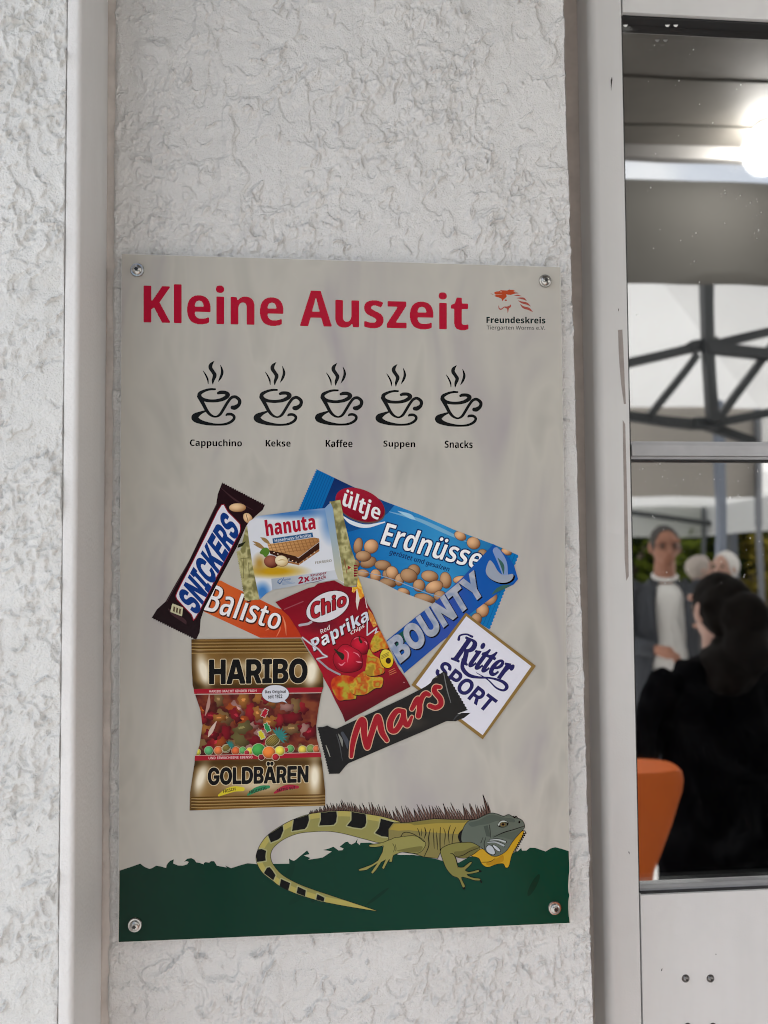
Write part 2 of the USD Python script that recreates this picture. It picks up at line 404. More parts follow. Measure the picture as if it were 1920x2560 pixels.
obj("drip_strip", upright(0.0036, LW - 0.07, gz0 - 0.0028, gz0 + 0.0006, Y + 0.009, 0.095), GREY_ALU, dr)
bz0, bz1 = at(1575, 1149, Y)[2], at(1575, 1101, Y)[2]
gb = obj("glazing_bar", upright(0.0036, LW - 0.07, bz0 + 0.0045, bz1 - 0.004, Y + 0.004, 0.095), GREY_ALU, dr)
obj("bar_lip", upright(0.0037, LW - 0.07, bz1 - 0.0038, bz1, Y + 0.007, 0.095), GREY_ALU, dr)
obj("bar_lip", upright(0.0037, LW - 0.07, bz0 + 0.0012, bz0 + 0.0042, Y + 0.007, 0.095), GREY_ALU, dr)
obj("bar_seal", upright(0.0037, LW - 0.07, bz0 - 0.0004, bz0 + 0.0010, Y + 0.006, 0.095), RUBBER, dr)
GLASS = usdkit.material(stage, "/World/Looks/window_glass", {
    "t": ("transparent_bsdf", {"color": (0.75, 0.77, 0.76)}), "g": ("glossy_bsdf", {"color": (1, 1, 1), "roughness": 0.0}),
    "p": ("geometry", {}), "n": ("noise_texture", {"scale": 7.0, "detail": 1.0}), "b": ("bump", {"strength": 1.0, "distance": 0.00025}),
    "f": ("fresnel", {"IOR": 1.5}), "k": ("math", {"math_type": "multiply_add", "value2": 1.0, "value3": 0.56}), "m": ("mix_closure", {}),
    "fn": ("noise_texture", {"scale": 11.0, "detail": 6.0, "roughness": 0.7, "distortion": 1.2}), "fr": ("rgb_ramp", {"ramp": [(0.45, (0, 0, 0)), (0.8, (0.010, 0.010, 0.010))]}), "fd": ("diffuse_bsdf", {"color": (0.6, 0.6, 0.58)}), "fm": ("mix_closure", {})},
    [("p.position", "fn.vector"), ("fn.fac", "fr.fac"), ("fr.color", "fm.fac"), ("m.closure", "fm.closure1"), ("fd.BSDF", "fm.closure2"), ("p.position", "n.vector"), ("n.fac", "b.height"), ("b.normal", "g.normal"), ("f.fac", "k.value1"), ("k.value", "m.fac"), ("t.BSDF", "m.closure1"), ("g.BSDF", "m.closure2")], surface="fm.closure")
rng = np.random.default_rng(4)


def dust(n, z0, z1, pane, many_high):
    ms = []
    for _ in range(n):
        x = edge_x(rng.uniform(0.006, 0.16), 1.7)
        z = rng.uniform(z0 + 0.005, z1 - 0.005)
        r = rng.choice([0.0003, 0.0004, 0.0006], p=[0.6, 0.3, 0.1])
        s = trimesh.creation.icosphere(1, r)
        s.apply_scale([1, 0.4, rng.choice([1, 1, 1, 2.2])])
        ms.append(moved(s, [x, GLASS_Y - 0.0001, z]))
    for px, py in many_high:
        s = trimesh.creation.icosphere(1, 0.0006)
        s.apply_scale([1, 0.4, 1.0])
        ms.append(moved(s, at(px, py, GLASS_Y - 0.0001)))
    obj("dust_specks", ms, DUST, pane, kind="stuff")


pu = obj("window_pane", upright(0.0037, LW - 0.072, bz1 + 0.0001, gz1 - 0.0012, GLASS_Y, GLASS_Y + 0.004), GLASS, dr, smooth=False)
pd = obj("window_pane", upright(0.0037, LW - 0.072, gz0 + 0.0008, bz0 - 0.0006, GLASS_Y, GLASS_Y + 0.004), GLASS, dr, smooth=False)
dust(34, bz1, gz1, pu, [(1812, 476), (1813, 483), (1851, 489), (1876, 507), (1903, 531), (1591, 787), (1782, 307), (1852, 212), (1838, 420)])
dust(46, gz0 + 0.3, bz0, pd, [(1650, 1160), (1607, 1172), (1632, 1290), (1636, 1294), (1667, 1431), (1671, 1448), (1663, 1458), (1545, 1515)])
for px in (1564, 1669, 1690):  # chips in the top seal
    obj("seal_chip", slab([(px - 6, 62), (px + 6, 61.5), (px + 2, 67), (px - 3, 66)], Y + 0.0036, Y + 0.0042), DUST, dr)
obj("peeled_paint", slab([(1545, 825), (1556, 824), (1559, 880), (1562, 960), (1565, 1010), (1560, 1010), (1553, 960), (1548, 900)], Y - 0.0003, Y + 0.001), WORN, dr)
obj("peeled_paint", slab([(1557, 1050), (1563, 1060), (1567, 1200), (1570, 1330), (1572, 1440), (1566, 1452), (1562, 1400), (1560, 1250)], Y - 0.0003, Y + 0.001), WORN, dr)
for q in ([(1527, 200), (1530, 192), (1531, 198), (1528, 226)], [(1545.5, 772), (1547.5, 771), (1547, 778), (1546, 778)], [(1571.5, 2128), (1573.5, 2130), (1574, 2136), (1572, 2133)], [(1653, 2425), (1656, 2421), (1655, 2427), (1653, 2428)], [(1789, 2385), (1791, 2385), (1790, 2388)]):
    obj("paint_speck", slab(q, Y - 0.0003, Y + 0.001), SPECK, dr)
RIVET = [(0.0, 0.0030), (0.0012, 0.0029), (0.0025, 0.0022), (0.0036, 0.0010), (0.0040, 0.0), (0.0, 0.0)]
rm = lathe([(r, z) for r, z in reversed(RIVET)], 28, "y")
for px, py in ((1714, 2446), (1776, 2446), (1719, 2567), (1782, 2567)):
    p = at(px, py, Y)
    rv = obj("rivet", moved(rm, [p[0], Y, p[2]]), DARK_STEEL, dr, smooth=40)
    obj("pin", moved(lathe([(0, -0.0002), (0.0009, -0.0002), (0.0009, 0.0032), (0, 0.0032)], 12, "y"), [p[0], Y, p[2]]), DARK_HOLE, rv)
# ------------------------------------------------------------------ the printed sign
from PIL import Image, ImageDraw, ImageFont

FONT_DIR = (glob.glob("/opt/blender-*/*/datafiles/fonts") or [""])[0]
FONTS = {"noto": "NotoSansKhmer-VariableFont_wdth,wght.woff2", "inter": "Inter.woff2", "math": "NotoSansMath-Regular.woff2"}


def letters(text, face="noto", weight=700, width=85, size=150, bold=0):
    """The text as a polygon in its own ink box: u to the right 0..1, v upward 0..1."""
    try:
        f = ImageFont.truetype(f"{FONT_DIR}/{FONTS[face]}", size)
        try:
            f.set_variation_by_axes([weight, width] if face == "noto" else [32, weight])
        except Exception:
            pass
    except Exception:
        f = ImageFont.truetype(glob.glob("/opt/blender-*/*/datafiles/fonts/Inter.woff2")[0], size)
    x0, y0, x1, y1 = f.getbbox(text, anchor="ls", stroke_width=bold)
    im = Image.new("L", (x1 - x0 + 8, y1 - y0 + 8))
    ImageDraw.Draw(im).text((4 - x0, 4 - y0), text, 255, f, anchor="ls", stroke_width=bold)
    on = np.pad(np.asarray(im) > 127, ((0, 0), (1, 1))).astype(np.int8)
    rows, starts = np.nonzero(np.diff(on, axis=1) == 1)
    ends = np.nonzero(np.diff(on, axis=1) == -1)[1]
    s = shapely.union_all(shapely.box(starts, -rows - 1, ends, -rows)).buffer(0.7).buffer(-0.7).simplify(0.6)
    a, b, c, d = s.bounds
    return aff.affine_transform(s, [1 / (c - a), 0, 0, 1 / (d - b), -a / (c - a), -b / (d - b)])


def onto(shape, quad):
    """Lays a unit shape on four corners: bottom left, bottom right, top right, top left."""
    q = np.asarray(quad, float)

    def f(uv):
        u, v = uv[:, :1], uv[:, 1:2]
        return (q[0] * (1 - u) + q[1] * u) * (1 - v) + (q[3] * (1 - u) + q[2] * u) * v
    return shapely.transform(shape, f)


class View:
    """Pixels of an enlarged crop, turned into pixels of the photograph."""

    def __init__(self, x, y, s):
        self.x, self.y, self.s = x, y, s

    def __call__(self, pts):
        return np.asarray(pts, float) / self.s + [self.x, self.y]

    def poly(self, pts):
        return Polygon(self(pts)).buffer(0)

    def round(self, pts, n=8):
        return Polygon(spline(self(pts), True, n)).buffer(0)

    def ell(self, cx, cy, rx, ry, rot=0):
        c = self([(cx, cy)])[0]
        return aff.rotate(aff.scale(Point(c).buffer(1, 14), rx / self.s, ry / self.s), rot)

    def line(self, pts, w, smooth=True):
        p = self(pts)
        return LineString(spline(p, False, 6) if smooth and len(p) > 2 else p).buffer(w / self.s / 2)

    def stroke(self, pts, n=7):
        """A brush stroke: (x, y, width) triples."""
        p = np.asarray(pts, float)
        q = spline(np.column_stack([self(p[:, :2]), p[:, 2] / self.s / 2]), False, n) if len(p) > 2 else np.column_stack([self(p[:, :2]), p[:, 2] / self.s / 2])
        c = [Point(a[:2]).buffer(max(a[2], 0.15), 6) for a in q]
        return unary_union([MultiPoint(list(a.exterior.coords) + list(b.exterior.coords)).convex_hull for a, b in zip(c[:-1], c[1:])])

    def text(self, t, quad, **k):
        return onto(letters(t, **k), self(quad))


def spline(p, closed, n=8):
    p = np.asarray(p, float)
    if closed:
        q = np.vstack([p[-1], p, p[:2]])
    else:
        q = np.vstack([2 * p[0] - p[1], p, 2 * p[-1] - p[-2]])
    out = []
    t = np.linspace(0, 1, n, endpoint=False)[:, None]
    for a, b, c, d in zip(q[:-3], q[1:-2], q[2:-1], q[3:]):
        out.append(0.5 * (2 * b + (c - a) * t + (2 * a - 5 * b + 4 * c - d) * t**2 + (3 * b - a - 3 * c + d) * t**3))
    out = np.vstack(out)
    return out if closed else np.vstack([out, p[-1]])


INK = 0.88  # how bright white paper looks in the photograph


def pigment(c):
    """Reflectance of a printed colour given as it looks in the photograph (0..255)."""
    c = np.asarray(c, float) / 255
    lin = np.where(c < 0.04045, c / 12.92, ((c + 0.055) / 1.055) ** 2.4)
    return np.clip(lin / INK, 0.002, 0.85)


PRINT = usdkit.material(stage, "/World/Looks/sign_print", {
    "a": ("attribute", {"attribute": "displayColor"}), "g": ("geometry", {}),
    "n": ("noise_texture", {"scale": 480.0, "detail": 2.0}), "w": ("noise_texture", {"scale": 16.0, "detail": 1.0}),
    "b2": ("bump", {"strength": 1.0, "distance": 0.0007}), "b": ("bump", {"strength": 1.0, "distance": 0.00006}),
    "p": ("principled_bsdf", {"roughness": 0.13, "specular_ior_level": 0.10})},
    [("g.position", "n.vector"), ("g.position", "w.vector"), ("w.fac", "b2.height"), ("n.fac", "b.height"), ("b2.normal", "b.normal"), ("b.normal", "p.normal"), ("a.color", "p.base_color")], surface="p.BSDF")
PAPER = usdkit.material(stage, "/World/Looks/sign_paper", {
    "g": ("geometry", {}), "m": ("mapping", {"scale": (1.0, 1.0, 0.32), "rotation": (0.0, 0.6, 0.0)}),
    "c": ("noise_texture", {"scale": 17.0, "detail": 3.0, "roughness": 0.55, "distortion": 0.6}),
    "r": ("rgb_ramp", {"ramp": [(0.25, (0.36, 0.345, 0.315)), (0.46, (0.49, 0.47, 0.42)), (0.56, (0.46, 0.44, 0.40)), (0.72, (0.39, 0.36, 0.36))]}),
    "n": ("noise_texture", {"scale": 480.0, "detail": 2.0}), "w": ("noise_texture", {"scale": 16.0, "detail": 1.0}),
    "b2": ("bump", {"strength": 1.0, "distance": 0.0007}), "b": ("bump", {"strength": 1.0, "distance": 0.00006}),
    "p": ("principled_bsdf", {"roughness": 0.13, "specular_ior_level": 0.10})},
    [("g.position", "m.vector"), ("m.vector", "c.vector"), ("c.fac", "r.fac"), ("r.color", "p.base_color"), ("g.position", "n.vector"), ("g.position", "w.vector"), ("w.fac", "b2.height"), ("n.fac", "b.height"), ("b2.normal", "b.normal"), ("b.normal", "p.normal")], surface="p.BSDF")

sign = thing("snack_sign", "glossy printed snack sign headed in red, screwed to the rough wall", "sign")
CORNERS = [(304, 635), (1401, 668), (1426, 2308), (296, 2356)]
obj("board", slab(CORNERS, SIGN_Y, SIGN_Y + 0.003), PAPER, sign, smooth=False)
obj("board_edge", slab(np.array(CORNERS) + [(-0.9, -0.9), (0.9, -0.9), (0.9, 0.9), (-0.9, 0.9)], SIGN_Y + 0.0006, SIGN_Y + 0.0034), BOARD_EDGE, sign, smooth=False)

laid = []  # everything printed so far: (outline, bounds, layer)


class Print:
    """One printed picture: outlines painted over one another, each a hair in front of those it covers."""

    def __init__(self, name, label=None):
        self.name, self.label, self.v, self.f, self.c, self.n = name, label, [], [], [], 0

    def put(self, shape, color, cell=0):
        """color: (r, g, b) 0..255 as seen, or a function of pixel arrays x, y giving (n, 3)."""
        shape = shape.buffer(0) if not shape.is_valid else shape
        if shape.is_empty:
            return self
        b = shape.bounds
        lv = 1 + max([k for s, sb, k in laid if sb[0] < b[2] and sb[2] > b[0] and sb[1] < b[3] and sb[3] > b[1] and s.intersects(shape)] or [0])
        laid.append((shapely.box(*b) if len(shapely.get_coordinates(shape)) > 900 else shape, b, lv))
        for g_ in getattr(shape, "geoms", [shape]):
            if g_.geom_type != "Polygon" or g_.area < 0.05:
                continue
            v, f = trimesh.creation.triangulate_polygon(g_, engine="earcut")
            if callable(color):
                v3, f = trimesh.remesh.subdivide_to_size(np.column_stack([v, np.zeros(len(v))]), f, cell or 8, max_iter=14)
                v = v3[:, :2]
                col = pigment(color(v[:, 0], v[:, 1]))
            else:
                col = np.repeat(pigment(color)[None], len(v), 0)
            w = at_all(v)
            w[:, 1] -= 0.00003 * lv
            e = np.cross(w[f[:, 1]] - w[f[:, 0]], w[f[:, 2]] - w[f[:, 0]])[:, 1] > 0
            f = np.where(e[:, None], f[:, ::-1], f)
            self.v.append(w)
            self.f.append(f + self.n)
            self.c.append(col)
            self.n += len(v)
        return self

    def done(self, parent=None):
        v, f, c = np.vstack(self.v), np.vstack(self.f), np.vstack(self.c)
        used, f = np.unique(f, return_inverse=True)
        v, f, c = v[used], f.reshape(-1, 3), c[used]
        m = usdkit.mesh(stage, path_of(self.name, parent or sign), (v, f), PRINT, False)
        UsdGeom.PrimvarsAPI(m).CreatePrimvar("displayColor", Sdf.ValueTypeNames.Color3fArray, "vertex").Set(Vt.Vec3fArray.FromNumpy(c.astype(np.float32)))
        return tag(m.GetPrim(), self.label)


def blend(a, b, t):
    t = np.clip(t, 0, 1)[:, None]
    return np.asarray(a, float) * (1 - t) + np.asarray(b, float) * t


def ramp2(a, b, p, q):
    """Colour running from a at pixel p to b at pixel q."""
    p, q = np.asarray(p, float), np.asarray(q, float)
    d = (q - p) / ((q - p) ** 2).sum()
    return lambda x, y: blend(a, b, (x - p[0]) * d[0] + (y - p[1]) * d[1])


def ball(light, dark, shape, lx=-0.25, ly=-0.3):
    """A printed picture of something round: light off centre, darker towards its outline."""
    b = shape.bounds
    cx, cy, rx, ry = (b[0] + b[2]) / 2, (b[1] + b[3]) / 2, (b[2] - b[0]) / 2, (b[3] - b[1]) / 2
    return lambda x, y: blend(light, dark, ((x - cx) / rx - lx) ** 2 * 0.55 + ((y - cy) / ry - ly) ** 2 * 0.55)


def mottled(cols, scale, seed):
    cols = np.asarray(cols, float)

    def f(x, y):
        t = np.clip((fbm(np.stack([x / scale, y / scale, 0 * x + seed], -1), 3, seed) - 0.28) / 0.44, 0, 0.999) * (len(cols) - 1)
        i = t.astype(int)
        return cols[i] * (1 - (t - i))[:, None] + cols[np.minimum(i + 1, len(cols) - 1)] * (t - i)[:, None]
    return f


W_ = View(0, 0, 1)
A = View(360, 1160, 3.318)
B = View(720, 1160, 2.765)
C = View(440, 1560, 3.95)
D = View(760, 1420, 5.53)
E = View(940, 1500, 3.7705)
F = View(620, 1960, 4.3658)
G = View(980, 1960, 3.6065)
H = View(280, 2060, 4.3658)
I = View(560, 1240, 4.1475)
K = View(465, 890, 9.2133)
L = View(1200, 700, 8.295)
M = View(780, 1640, 3.95)
U = View(440, 880, 2.0738)

# heading and emblem
INKY = (14, 16, 17)
RED = (160, 0, 40)
Print("heading_lettering").put(W_.text("Kleine Auszeit", [(359, 807.5), (1171, 826), (1171, 733), (359, 708)], weight=690, width=78).buffer(-2.2).buffer(4.0).buffer(-1.8), RED).done()
em = Print("association_emblem")
OR, OR2 = (165, 62, 30), (150, 72, 62)
em.put(L.poly([(295, 255), (335, 240), (400, 232), (432, 210), (480, 213), (560, 218), (612, 198), (630, 205), (690, 205), (745, 238), (690, 236), (715, 250), (800, 275), (715, 277), (690, 292), (640, 310), (580, 306), (540, 295), (556, 340), (530, 370), (498, 398), (460, 440), (448, 392), (385, 362), (320, 346), (300, 318), (330, 315), (300, 285)]), OR)
em.put(L.stroke([(305, 300, 4), (380, 303, 8), (460, 292, 3)]), (190, 165, 150)).put(L.ell(436, 242, 20, 13), (185, 150, 130)).put(L.ell(437, 242, 10, 8), OR)
for q in ([(690, 290, 6), (740, 270, 26), (800, 274, 4)], [(705, 328, 4), (780, 318, 26), (862, 335, 4)], [(760, 375, 4), (850, 378, 34), (910, 390, 40), (970, 436, 4)], [(790, 425, 4), (870, 465, 38), (970, 490, 46), (1052, 546, 4)], [(830, 500, 4), (900, 565, 44), (1010, 600, 50), (1097, 665, 4)]):
    em.put(L.stroke(q), OR2)
em.put(unary_union([L.stroke([(386, 530, 6), (398, 590, 22), (440, 606, 26), (505, 562, 20), (560, 572, 44), (620, 550, 40), (638, 508, 5)]), L.stroke([(580, 580, 44), (578, 640, 20), (576, 686, 3)])]), OR2)
em.put(L.ell(535, 420, 24, 17), OR2).put(L.stroke([(218, 280, 3), (250, 293, 10), (282, 298, 5)]), OR2)
em.put(L.text("Freundeskreis", [(133, 892), (1356, 902), (1356, 768), (133, 756)], weight=850, width=100), (22, 36, 34))
em.put(L.text("Tiergarten Worms e.V.", [(140, 1052), (1350, 1060), (1350, 955), (140, 943)], weight=480, width=95), (48, 50, 50))
em.done()

# five cups with their captions
CUP = unary_union([K.stroke(q) for q in (
    [(395, 345, 12), (450, 430, 34), (500, 540, 40), (512, 642, 14)],
    [(650, 116, 8), (575, 200, 78), (565, 275, 88), (625, 370, 82), (662, 445, 88), (625, 560, 62), (615, 644, 18)],
    [(793, 210, 12), (825, 300, 44), (833, 390, 62), (795, 500, 52), (740, 595, 8)],
    [(670, 765, 44), (560, 766, 52), (430, 800, 62), (315, 870, 88), (330, 960, 95), (440, 1015, 78), (620, 1035, 70), (800, 1010, 80), (925, 950, 95), (960, 890, 105), (900, 842, 82), (800, 838, 80), (742, 855, 62)],
    [(300, 930, 95), (400, 1110, 84), (480, 1260, 76), (570, 1360, 60), (680, 1400, 42), (780, 1350, 62), (860, 1230, 66), (950, 1080, 66), (1040, 965, 68), (1140, 942, 72), (1232, 1020, 80), (1218, 1120, 82), (1130, 1185, 105), (1072, 1188, 92)],
    [(445, 1268, 40), (320, 1320, 80), (210, 1395, 150), (220, 1450, 150), (320, 1510, 105), (480, 1555, 78), (720, 1582, 50), (930, 1562, 56), (1070, 1490, 65), (1112, 1405, 65), (1050, 1345, 66), (960, 1342, 62), (928, 1362, 40)])])
cx0, cy0 = U([(75, 47)])[0]
for i, (left, top, right, word, quad) in enumerate((
        (75, 47, 338, "Cappuchino", [(72, 498), (342, 500), (342, 454), (72, 452)]),
        (398, 53, 657, "Kekse", [(465, 490), (594, 491), (594, 455), (465, 454)]),
        (716, 58, 970, "Kaffee", [(776, 492), (915, 494), (915, 455), (776, 454)]),
        (1030, 64, 1280, "Suppen", [(1075, 501), (1240, 504), (1240, 461), (1075, 459)]),
        (1338, 69, 1588, "Snacks", [(1393, 497), (1538, 499), (1538, 459), (1393, 458)]))):
    a, b = U([(left, top)])[0]
    s_ = (right - left) / 263
    c_ = aff.affine_transform(CUP, [s_, 0, 0, s_, a - s_ * cx0, b - s_ * cy0])
    Print("cup_picture").put(c_, INKY).done()
    Print("caption_lettering").put(U.text(word, quad, weight=680, width=82, size=90), INKY).done()

# dark green meadow
mead = H([(82, 508), (200, 470), (310, 432), (330, 450), (360, 470), (410, 490), (440, 480), (480, 455), (530, 462), (590, 480), (596, 450), (612, 425), (635, 402), (676, 385), (667, 430), (720, 452), (770, 455), (820, 440), (838, 415), (815, 405), (785, 412), (820, 380), (865, 371), (900, 390), (920, 418), (960, 425), (1000, 440), (1005, 425), (1020, 415), (1060, 422), (1080, 405), (1115, 405), (1145, 455), (1255, 475), (1235, 453), (1300, 482), (1400, 450), (1480, 428), (1590, 440)]).tolist()
mead += F([(0, 865), (100, 875), (300, 872), (450, 870), (448, 812), (470, 828), (500, 838), (520, 828), (645, 725), (672, 765), (608, 780), (682, 808), (655, 826), (740, 815), (815, 802), (915, 736), (818, 720), (880, 705), (932, 684), (988, 725), (1030, 722), (1044, 705), (1000, 685), (1060, 635), (1092, 630), (1105, 650), (1130, 660), (1170, 640), (1197, 595), (1188, 640), (1221, 667), (1225, 643), (1330, 640), (1500, 690)]).tolist()
mead += G([(60, 640), (200, 640), (330, 662), (405, 678), (445, 690), (520, 700), (600, 710), (690, 660), (800, 640), (950, 640), (1060, 640), (1090, 620), (1108, 612), (1135, 605), (1165, 577), (1172, 600), (1212, 600), (1242, 575), (1292, 576), (1385, 608), (1432, 580), (1472, 570), (1530, 584), (1593, 605), (1598, 780), (1592, 850), (1587, 920), (1590, 970), (1598, 1000), (1590, 1060), (1589, 1120), (1594, 1190), (1602, 1255)]).tolist()
mead += [(1425.5, 2307), (297, 2355)]
fold_rg = np.random.default_rng(3)
md = Print("meadow_picture")
md.put(Polygon(mead).buffer(0), lambda x, y: blend((2, 42, 30), (2, 54, 40), (x - 300) / 900.0), 40)
for _ in range(7):  # vague darker leaves
    x, y = fold_rg.uniform(330, 1380), fold_rg.uniform(2170, 2320)
    s_ = aff.rotate(aff.scale(Point(x, y).buffer(1, 8), fold_rg.uniform(10, 42), fold_rg.uniform(4, 9)), fold_rg.uniform(-80, -20))
    md.put(s_.intersection(Polygon(mead).buffer(-4)), (2, 41, 30) if _ % 2 else (2, 44, 32))
md.done()

# lizard
lz = Print("lizard_picture")
INK_B = (9, 9, 10)
outer = [(1660, 415), (1560, 385), (1450, 355), (1290, 328), (1130, 300), (970, 295), (800, 310), (660, 333), (500, 388), (380, 448), (230, 548), (150, 640), (105, 730), (90, 800), (103, 870), (160, 965), (270, 1052), (350, 1112), (520, 1192), (740, 1262), (840, 1287), (1100, 1336), (1400, 1384)]
inner = [(1400, 1383), (1350, 1366), (1180, 1310), (900, 1217), (700, 1150), (520, 1078), (370, 990), (280, 890), (245, 800), (260, 720), (320, 650), (420, 585), (560, 535), (720, 518), (880, 514), (1050, 540), (1280, 600), (1470, 640), (1660, 585)]
tail = Polygon(np.vstack([spline(F(outer), False, 5), spline(F(inner), False, 5)])).buffer(0)
OLIVE, PALE, GREYG = (132, 128, 74), (160, 150, 82), (86, 95, 86)
crest = [(660, 333)]
rg = random.Random(8)
b1 = [(660, 333), (800, 311), (970, 296), (1130, 300), (1290, 329), (1450, 357), (1600, 405)]
b2 = [(20, 352), (150, 346), (270, 328), (380, 312), (530, 318), (680, 322), (760, 318), (820, 298), (890, 265)]
base = np.vstack([spline(F(b1), False, 8)[:-1], spline(G(b2), False, 8)])
cum = np.concatenate([[0], np.cumsum(np.linalg.norm(np.diff(base, axis=0), axis=1))])
sp, ribs_, s_at = [tuple(base[0])], [], 2.0
while s_at < cum[-1] - 2:
    f_ = s_at / cum[-1]
    hgt = (6 + 80 * f_ ** 0.9 if f_ < 0.25 else 22 + 14 * math.sin((f_ - 0.25) * 5)) * rg.uniform(0.7, 1.15) if f_ < 0.5 else rg.uniform(24, 42)
    hgt = min(hgt, 46)
    w = 3.0 + 3.2 * min(f_ * 2.2, 1.0) * rg.uniform(0.8, 1.3)
    p = np.array([np.interp(s_at, cum, base[:, k]) for k in (0, 1)])
    q = np.array([np.interp(min(s_at + w, cum[-1]), cum, base[:, k]) for k in (0, 1)])
    tip = (p + q) / 2 + np.array([-hgt * rg.uniform(0.15, 0.5), -hgt])
    sp += [tuple(p + (0, -1.5 - 5 * min(f_ * 3, 1))), tuple(tip), tuple(q + (0, -1.5 - 5 * min(f_ * 3, 1)))]
    ribs_.append((p, tip))
    s_at += w
tip = G([(820, 98)])[0]
lz.put(Polygon(sp + [tuple(base[-1])] + [tuple(k + (0, 3)) for k in base[::-1]]).buffer(0), (88, 66, 58))
lz.put(unary_union([LineString([a_, b_]).buffer(0.7) for a_, b_ in ribs_]), INK_B)
lz.put(Polygon(G([(850, 262), (838, 190), (820, 98), (846, 160), (872, 240), (884, 262)])), (88, 66, 58)).put(G.line([(852, 262), (838, 190), (820, 98), (848, 165), (876, 250)], 7, False), INK_B)
lz.put(tail.buffer(1.3), INK_B).put(tail, OLIVE)
band = LineString(spline(F(outer), False, 5)).buffer(13).intersection(tail)
lz.put(band, PALE)
for q in ([(1450, 378), (1595, 418), (1592, 490), (1572, 550), (1530, 578), (1460, 570), (1385, 535), (1428, 480)], [(1130, 302), (1285, 330), (1291, 415), (1277, 462), (1240, 483), (1160, 475), (1080, 455), (1128, 395)], [(795, 312), (965, 296), (971, 350), (962, 415), (935, 445), (775, 453), (797, 385)], [(500, 386), (660, 334), (666, 395), (642, 465), (620, 490), (480, 513)], [(228, 548), (378, 450), (386, 505), (355, 585), (330, 605), (250, 637), (219, 560)], [(107, 712), (150, 708), (198, 728), (189, 790), (195, 835), (100, 850), (88, 790)], [(207, 913), (235, 905), (266, 940), (301, 995), (276, 1050), (173, 972)], [(360, 1035), (460, 1080), (440, 1160), (345, 1110)], [(545, 1118), (632, 1160), (622, 1225), (530, 1190)], [(757, 1200), (835, 1240), (826, 1282), (742, 1260)]):
    lz.put(F.poly(q).buffer(3).intersection(tail), (150, 150, 110)).put(F.poly(q).intersection(tail.buffer(0.5)), INK_B)
bodyp = G([(-30, 405), (10, 352), (150, 348), (270, 330), (380, 314), (530, 320), (680, 324), (740, 322), (700, 350), (650, 400), (608, 450), (600, 490), (612, 530), (560, 535), (480, 560), (440, 600), (410, 668), (345, 660), (290, 655), (200, 625), (60, 605), (-30, 640)])
bp = Polygon(bodyp).buffer(0)
lz.put(bp.buffer(1.4), INK_B).put(bp, (120, 112, 66))
lz.put(Polygon(G([(20, 358), (150, 356), (380, 330), (690, 336), (640, 400), (600, 450), (480, 445), (300, 430), (150, 415), (60, 420), (-20, 410)])).intersection(bp), (150, 132, 58))
lz.put(Polygon(G([(150, 350), (380, 320), (690, 328), (650, 350), (400, 352), (200, 372)])).intersection(bp), (118, 108, 52))
RIB = unary_union([G.stroke(q) for q in ([(295, 392, 6), (305, 440, 10), (290, 490, 4)], [(345, 405, 5), (330, 480, 9), (330, 560, 8), (290, 652, 5)], [(370, 400, 3), (376, 490, 7), (380, 582, 3)], [(398, 430, 3), (406, 510, 8), (410, 592, 3)], [(436, 388, 5), (432, 500, 9), (436, 622, 4)], [(465, 395, 3), (480, 450, 7), (470, 545, 3)], [(525, 373, 5), (508, 440, 8), (515, 532, 3)], [(575, 388, 4), (550, 450, 8), (540, 540, 4)], [(230, 398, 4), (245, 440, 8), (252, 475, 3)], [(262, 402, 3), (268, 440, 6), (262, 470, 3)])])
lz.put(RIB, INK_B)
leg2 = unary_union([G.round([(-10, 505), (90, 478), (190, 468), (262, 490), (300, 540), (262, 605), (200, 622), (90, 610), (-20, 640)], 5), F.poly([(1700, 570), (1560, 605), (1470, 640), (1400, 655), (1320, 664), (1330, 684), (1390, 686), (1480, 670), (1470, 740), (1420, 835), (1350, 880), (1208, 932), (1215, 944), (1290, 936), (1418, 858), (1345, 962), (1360, 976), (1400, 930), (1452, 850), (1506, 820), (1464, 912), (1480, 926), (1532, 830), (1550, 815), (1543, 850), (1570, 846), (1576, 800), (1600, 740), (1720, 735)])])
lz.put(leg2.buffer(1.3), INK_B).put(leg2, (134, 130, 74)).put(G.round([(40, 600), (150, 575), (270, 560), (255, 604), (190, 618), (100, 608)], 4), (104, 100, 54))
lz.put(unary_union([F.line([(1580, 650), (1598, 690), (1590, 740)], 5), F.line([(1606, 660), (1615, 700), (1612, 730)], 5), G.line([(80, 470), (105, 438), (150, 436), (215, 462), (290, 520)], 6)]), INK_B)
head = G.round([(690, 335), (762, 318), (830, 285), (892, 263), (950, 272), (1005, 292), (1050, 276), (1095, 300), (1150, 315), (1180, 340), (1193, 388), (1150, 440), (1090, 510), (1030, 598), (962, 642), (905, 646), (852, 612), (830, 588), (760, 545), (700, 528), (640, 527), (624, 480), (645, 395)], 5)
throat = G.round([(700, 640), (768, 600), (835, 588), (905, 650), (962, 646), (1030, 602), (1100, 500), (1185, 420), (1160, 500), (1105, 590), (1075, 650), (1052, 740), (1025, 752), (1002, 716), (940, 722), (862, 748), (812, 720), (780, 665)], 4)
lz.put(throat.buffer(1.2), INK_B).put(throat, (178, 140, 34)).put(G.round([(940, 672), (1000, 640), (1005, 690), (960, 715), (880, 735), (850, 712)], 4), (160, 118, 22))
lz.put(G.stroke([(800, 705, 3), (880, 700, 5), (930, 672, 3)]), INK_B)
teeth = [(1196, 420)]
for k in range(9):
    x, y = 1196 - 11 * k, 440 + 20 * k
    teeth += [(x + 12, y + 4), (x - 12, y + 6)]
lz.put(G.line(teeth, 8, False), INK_B)
lz.put(head.buffer(1.3), INK_B).put(head, GREYG)
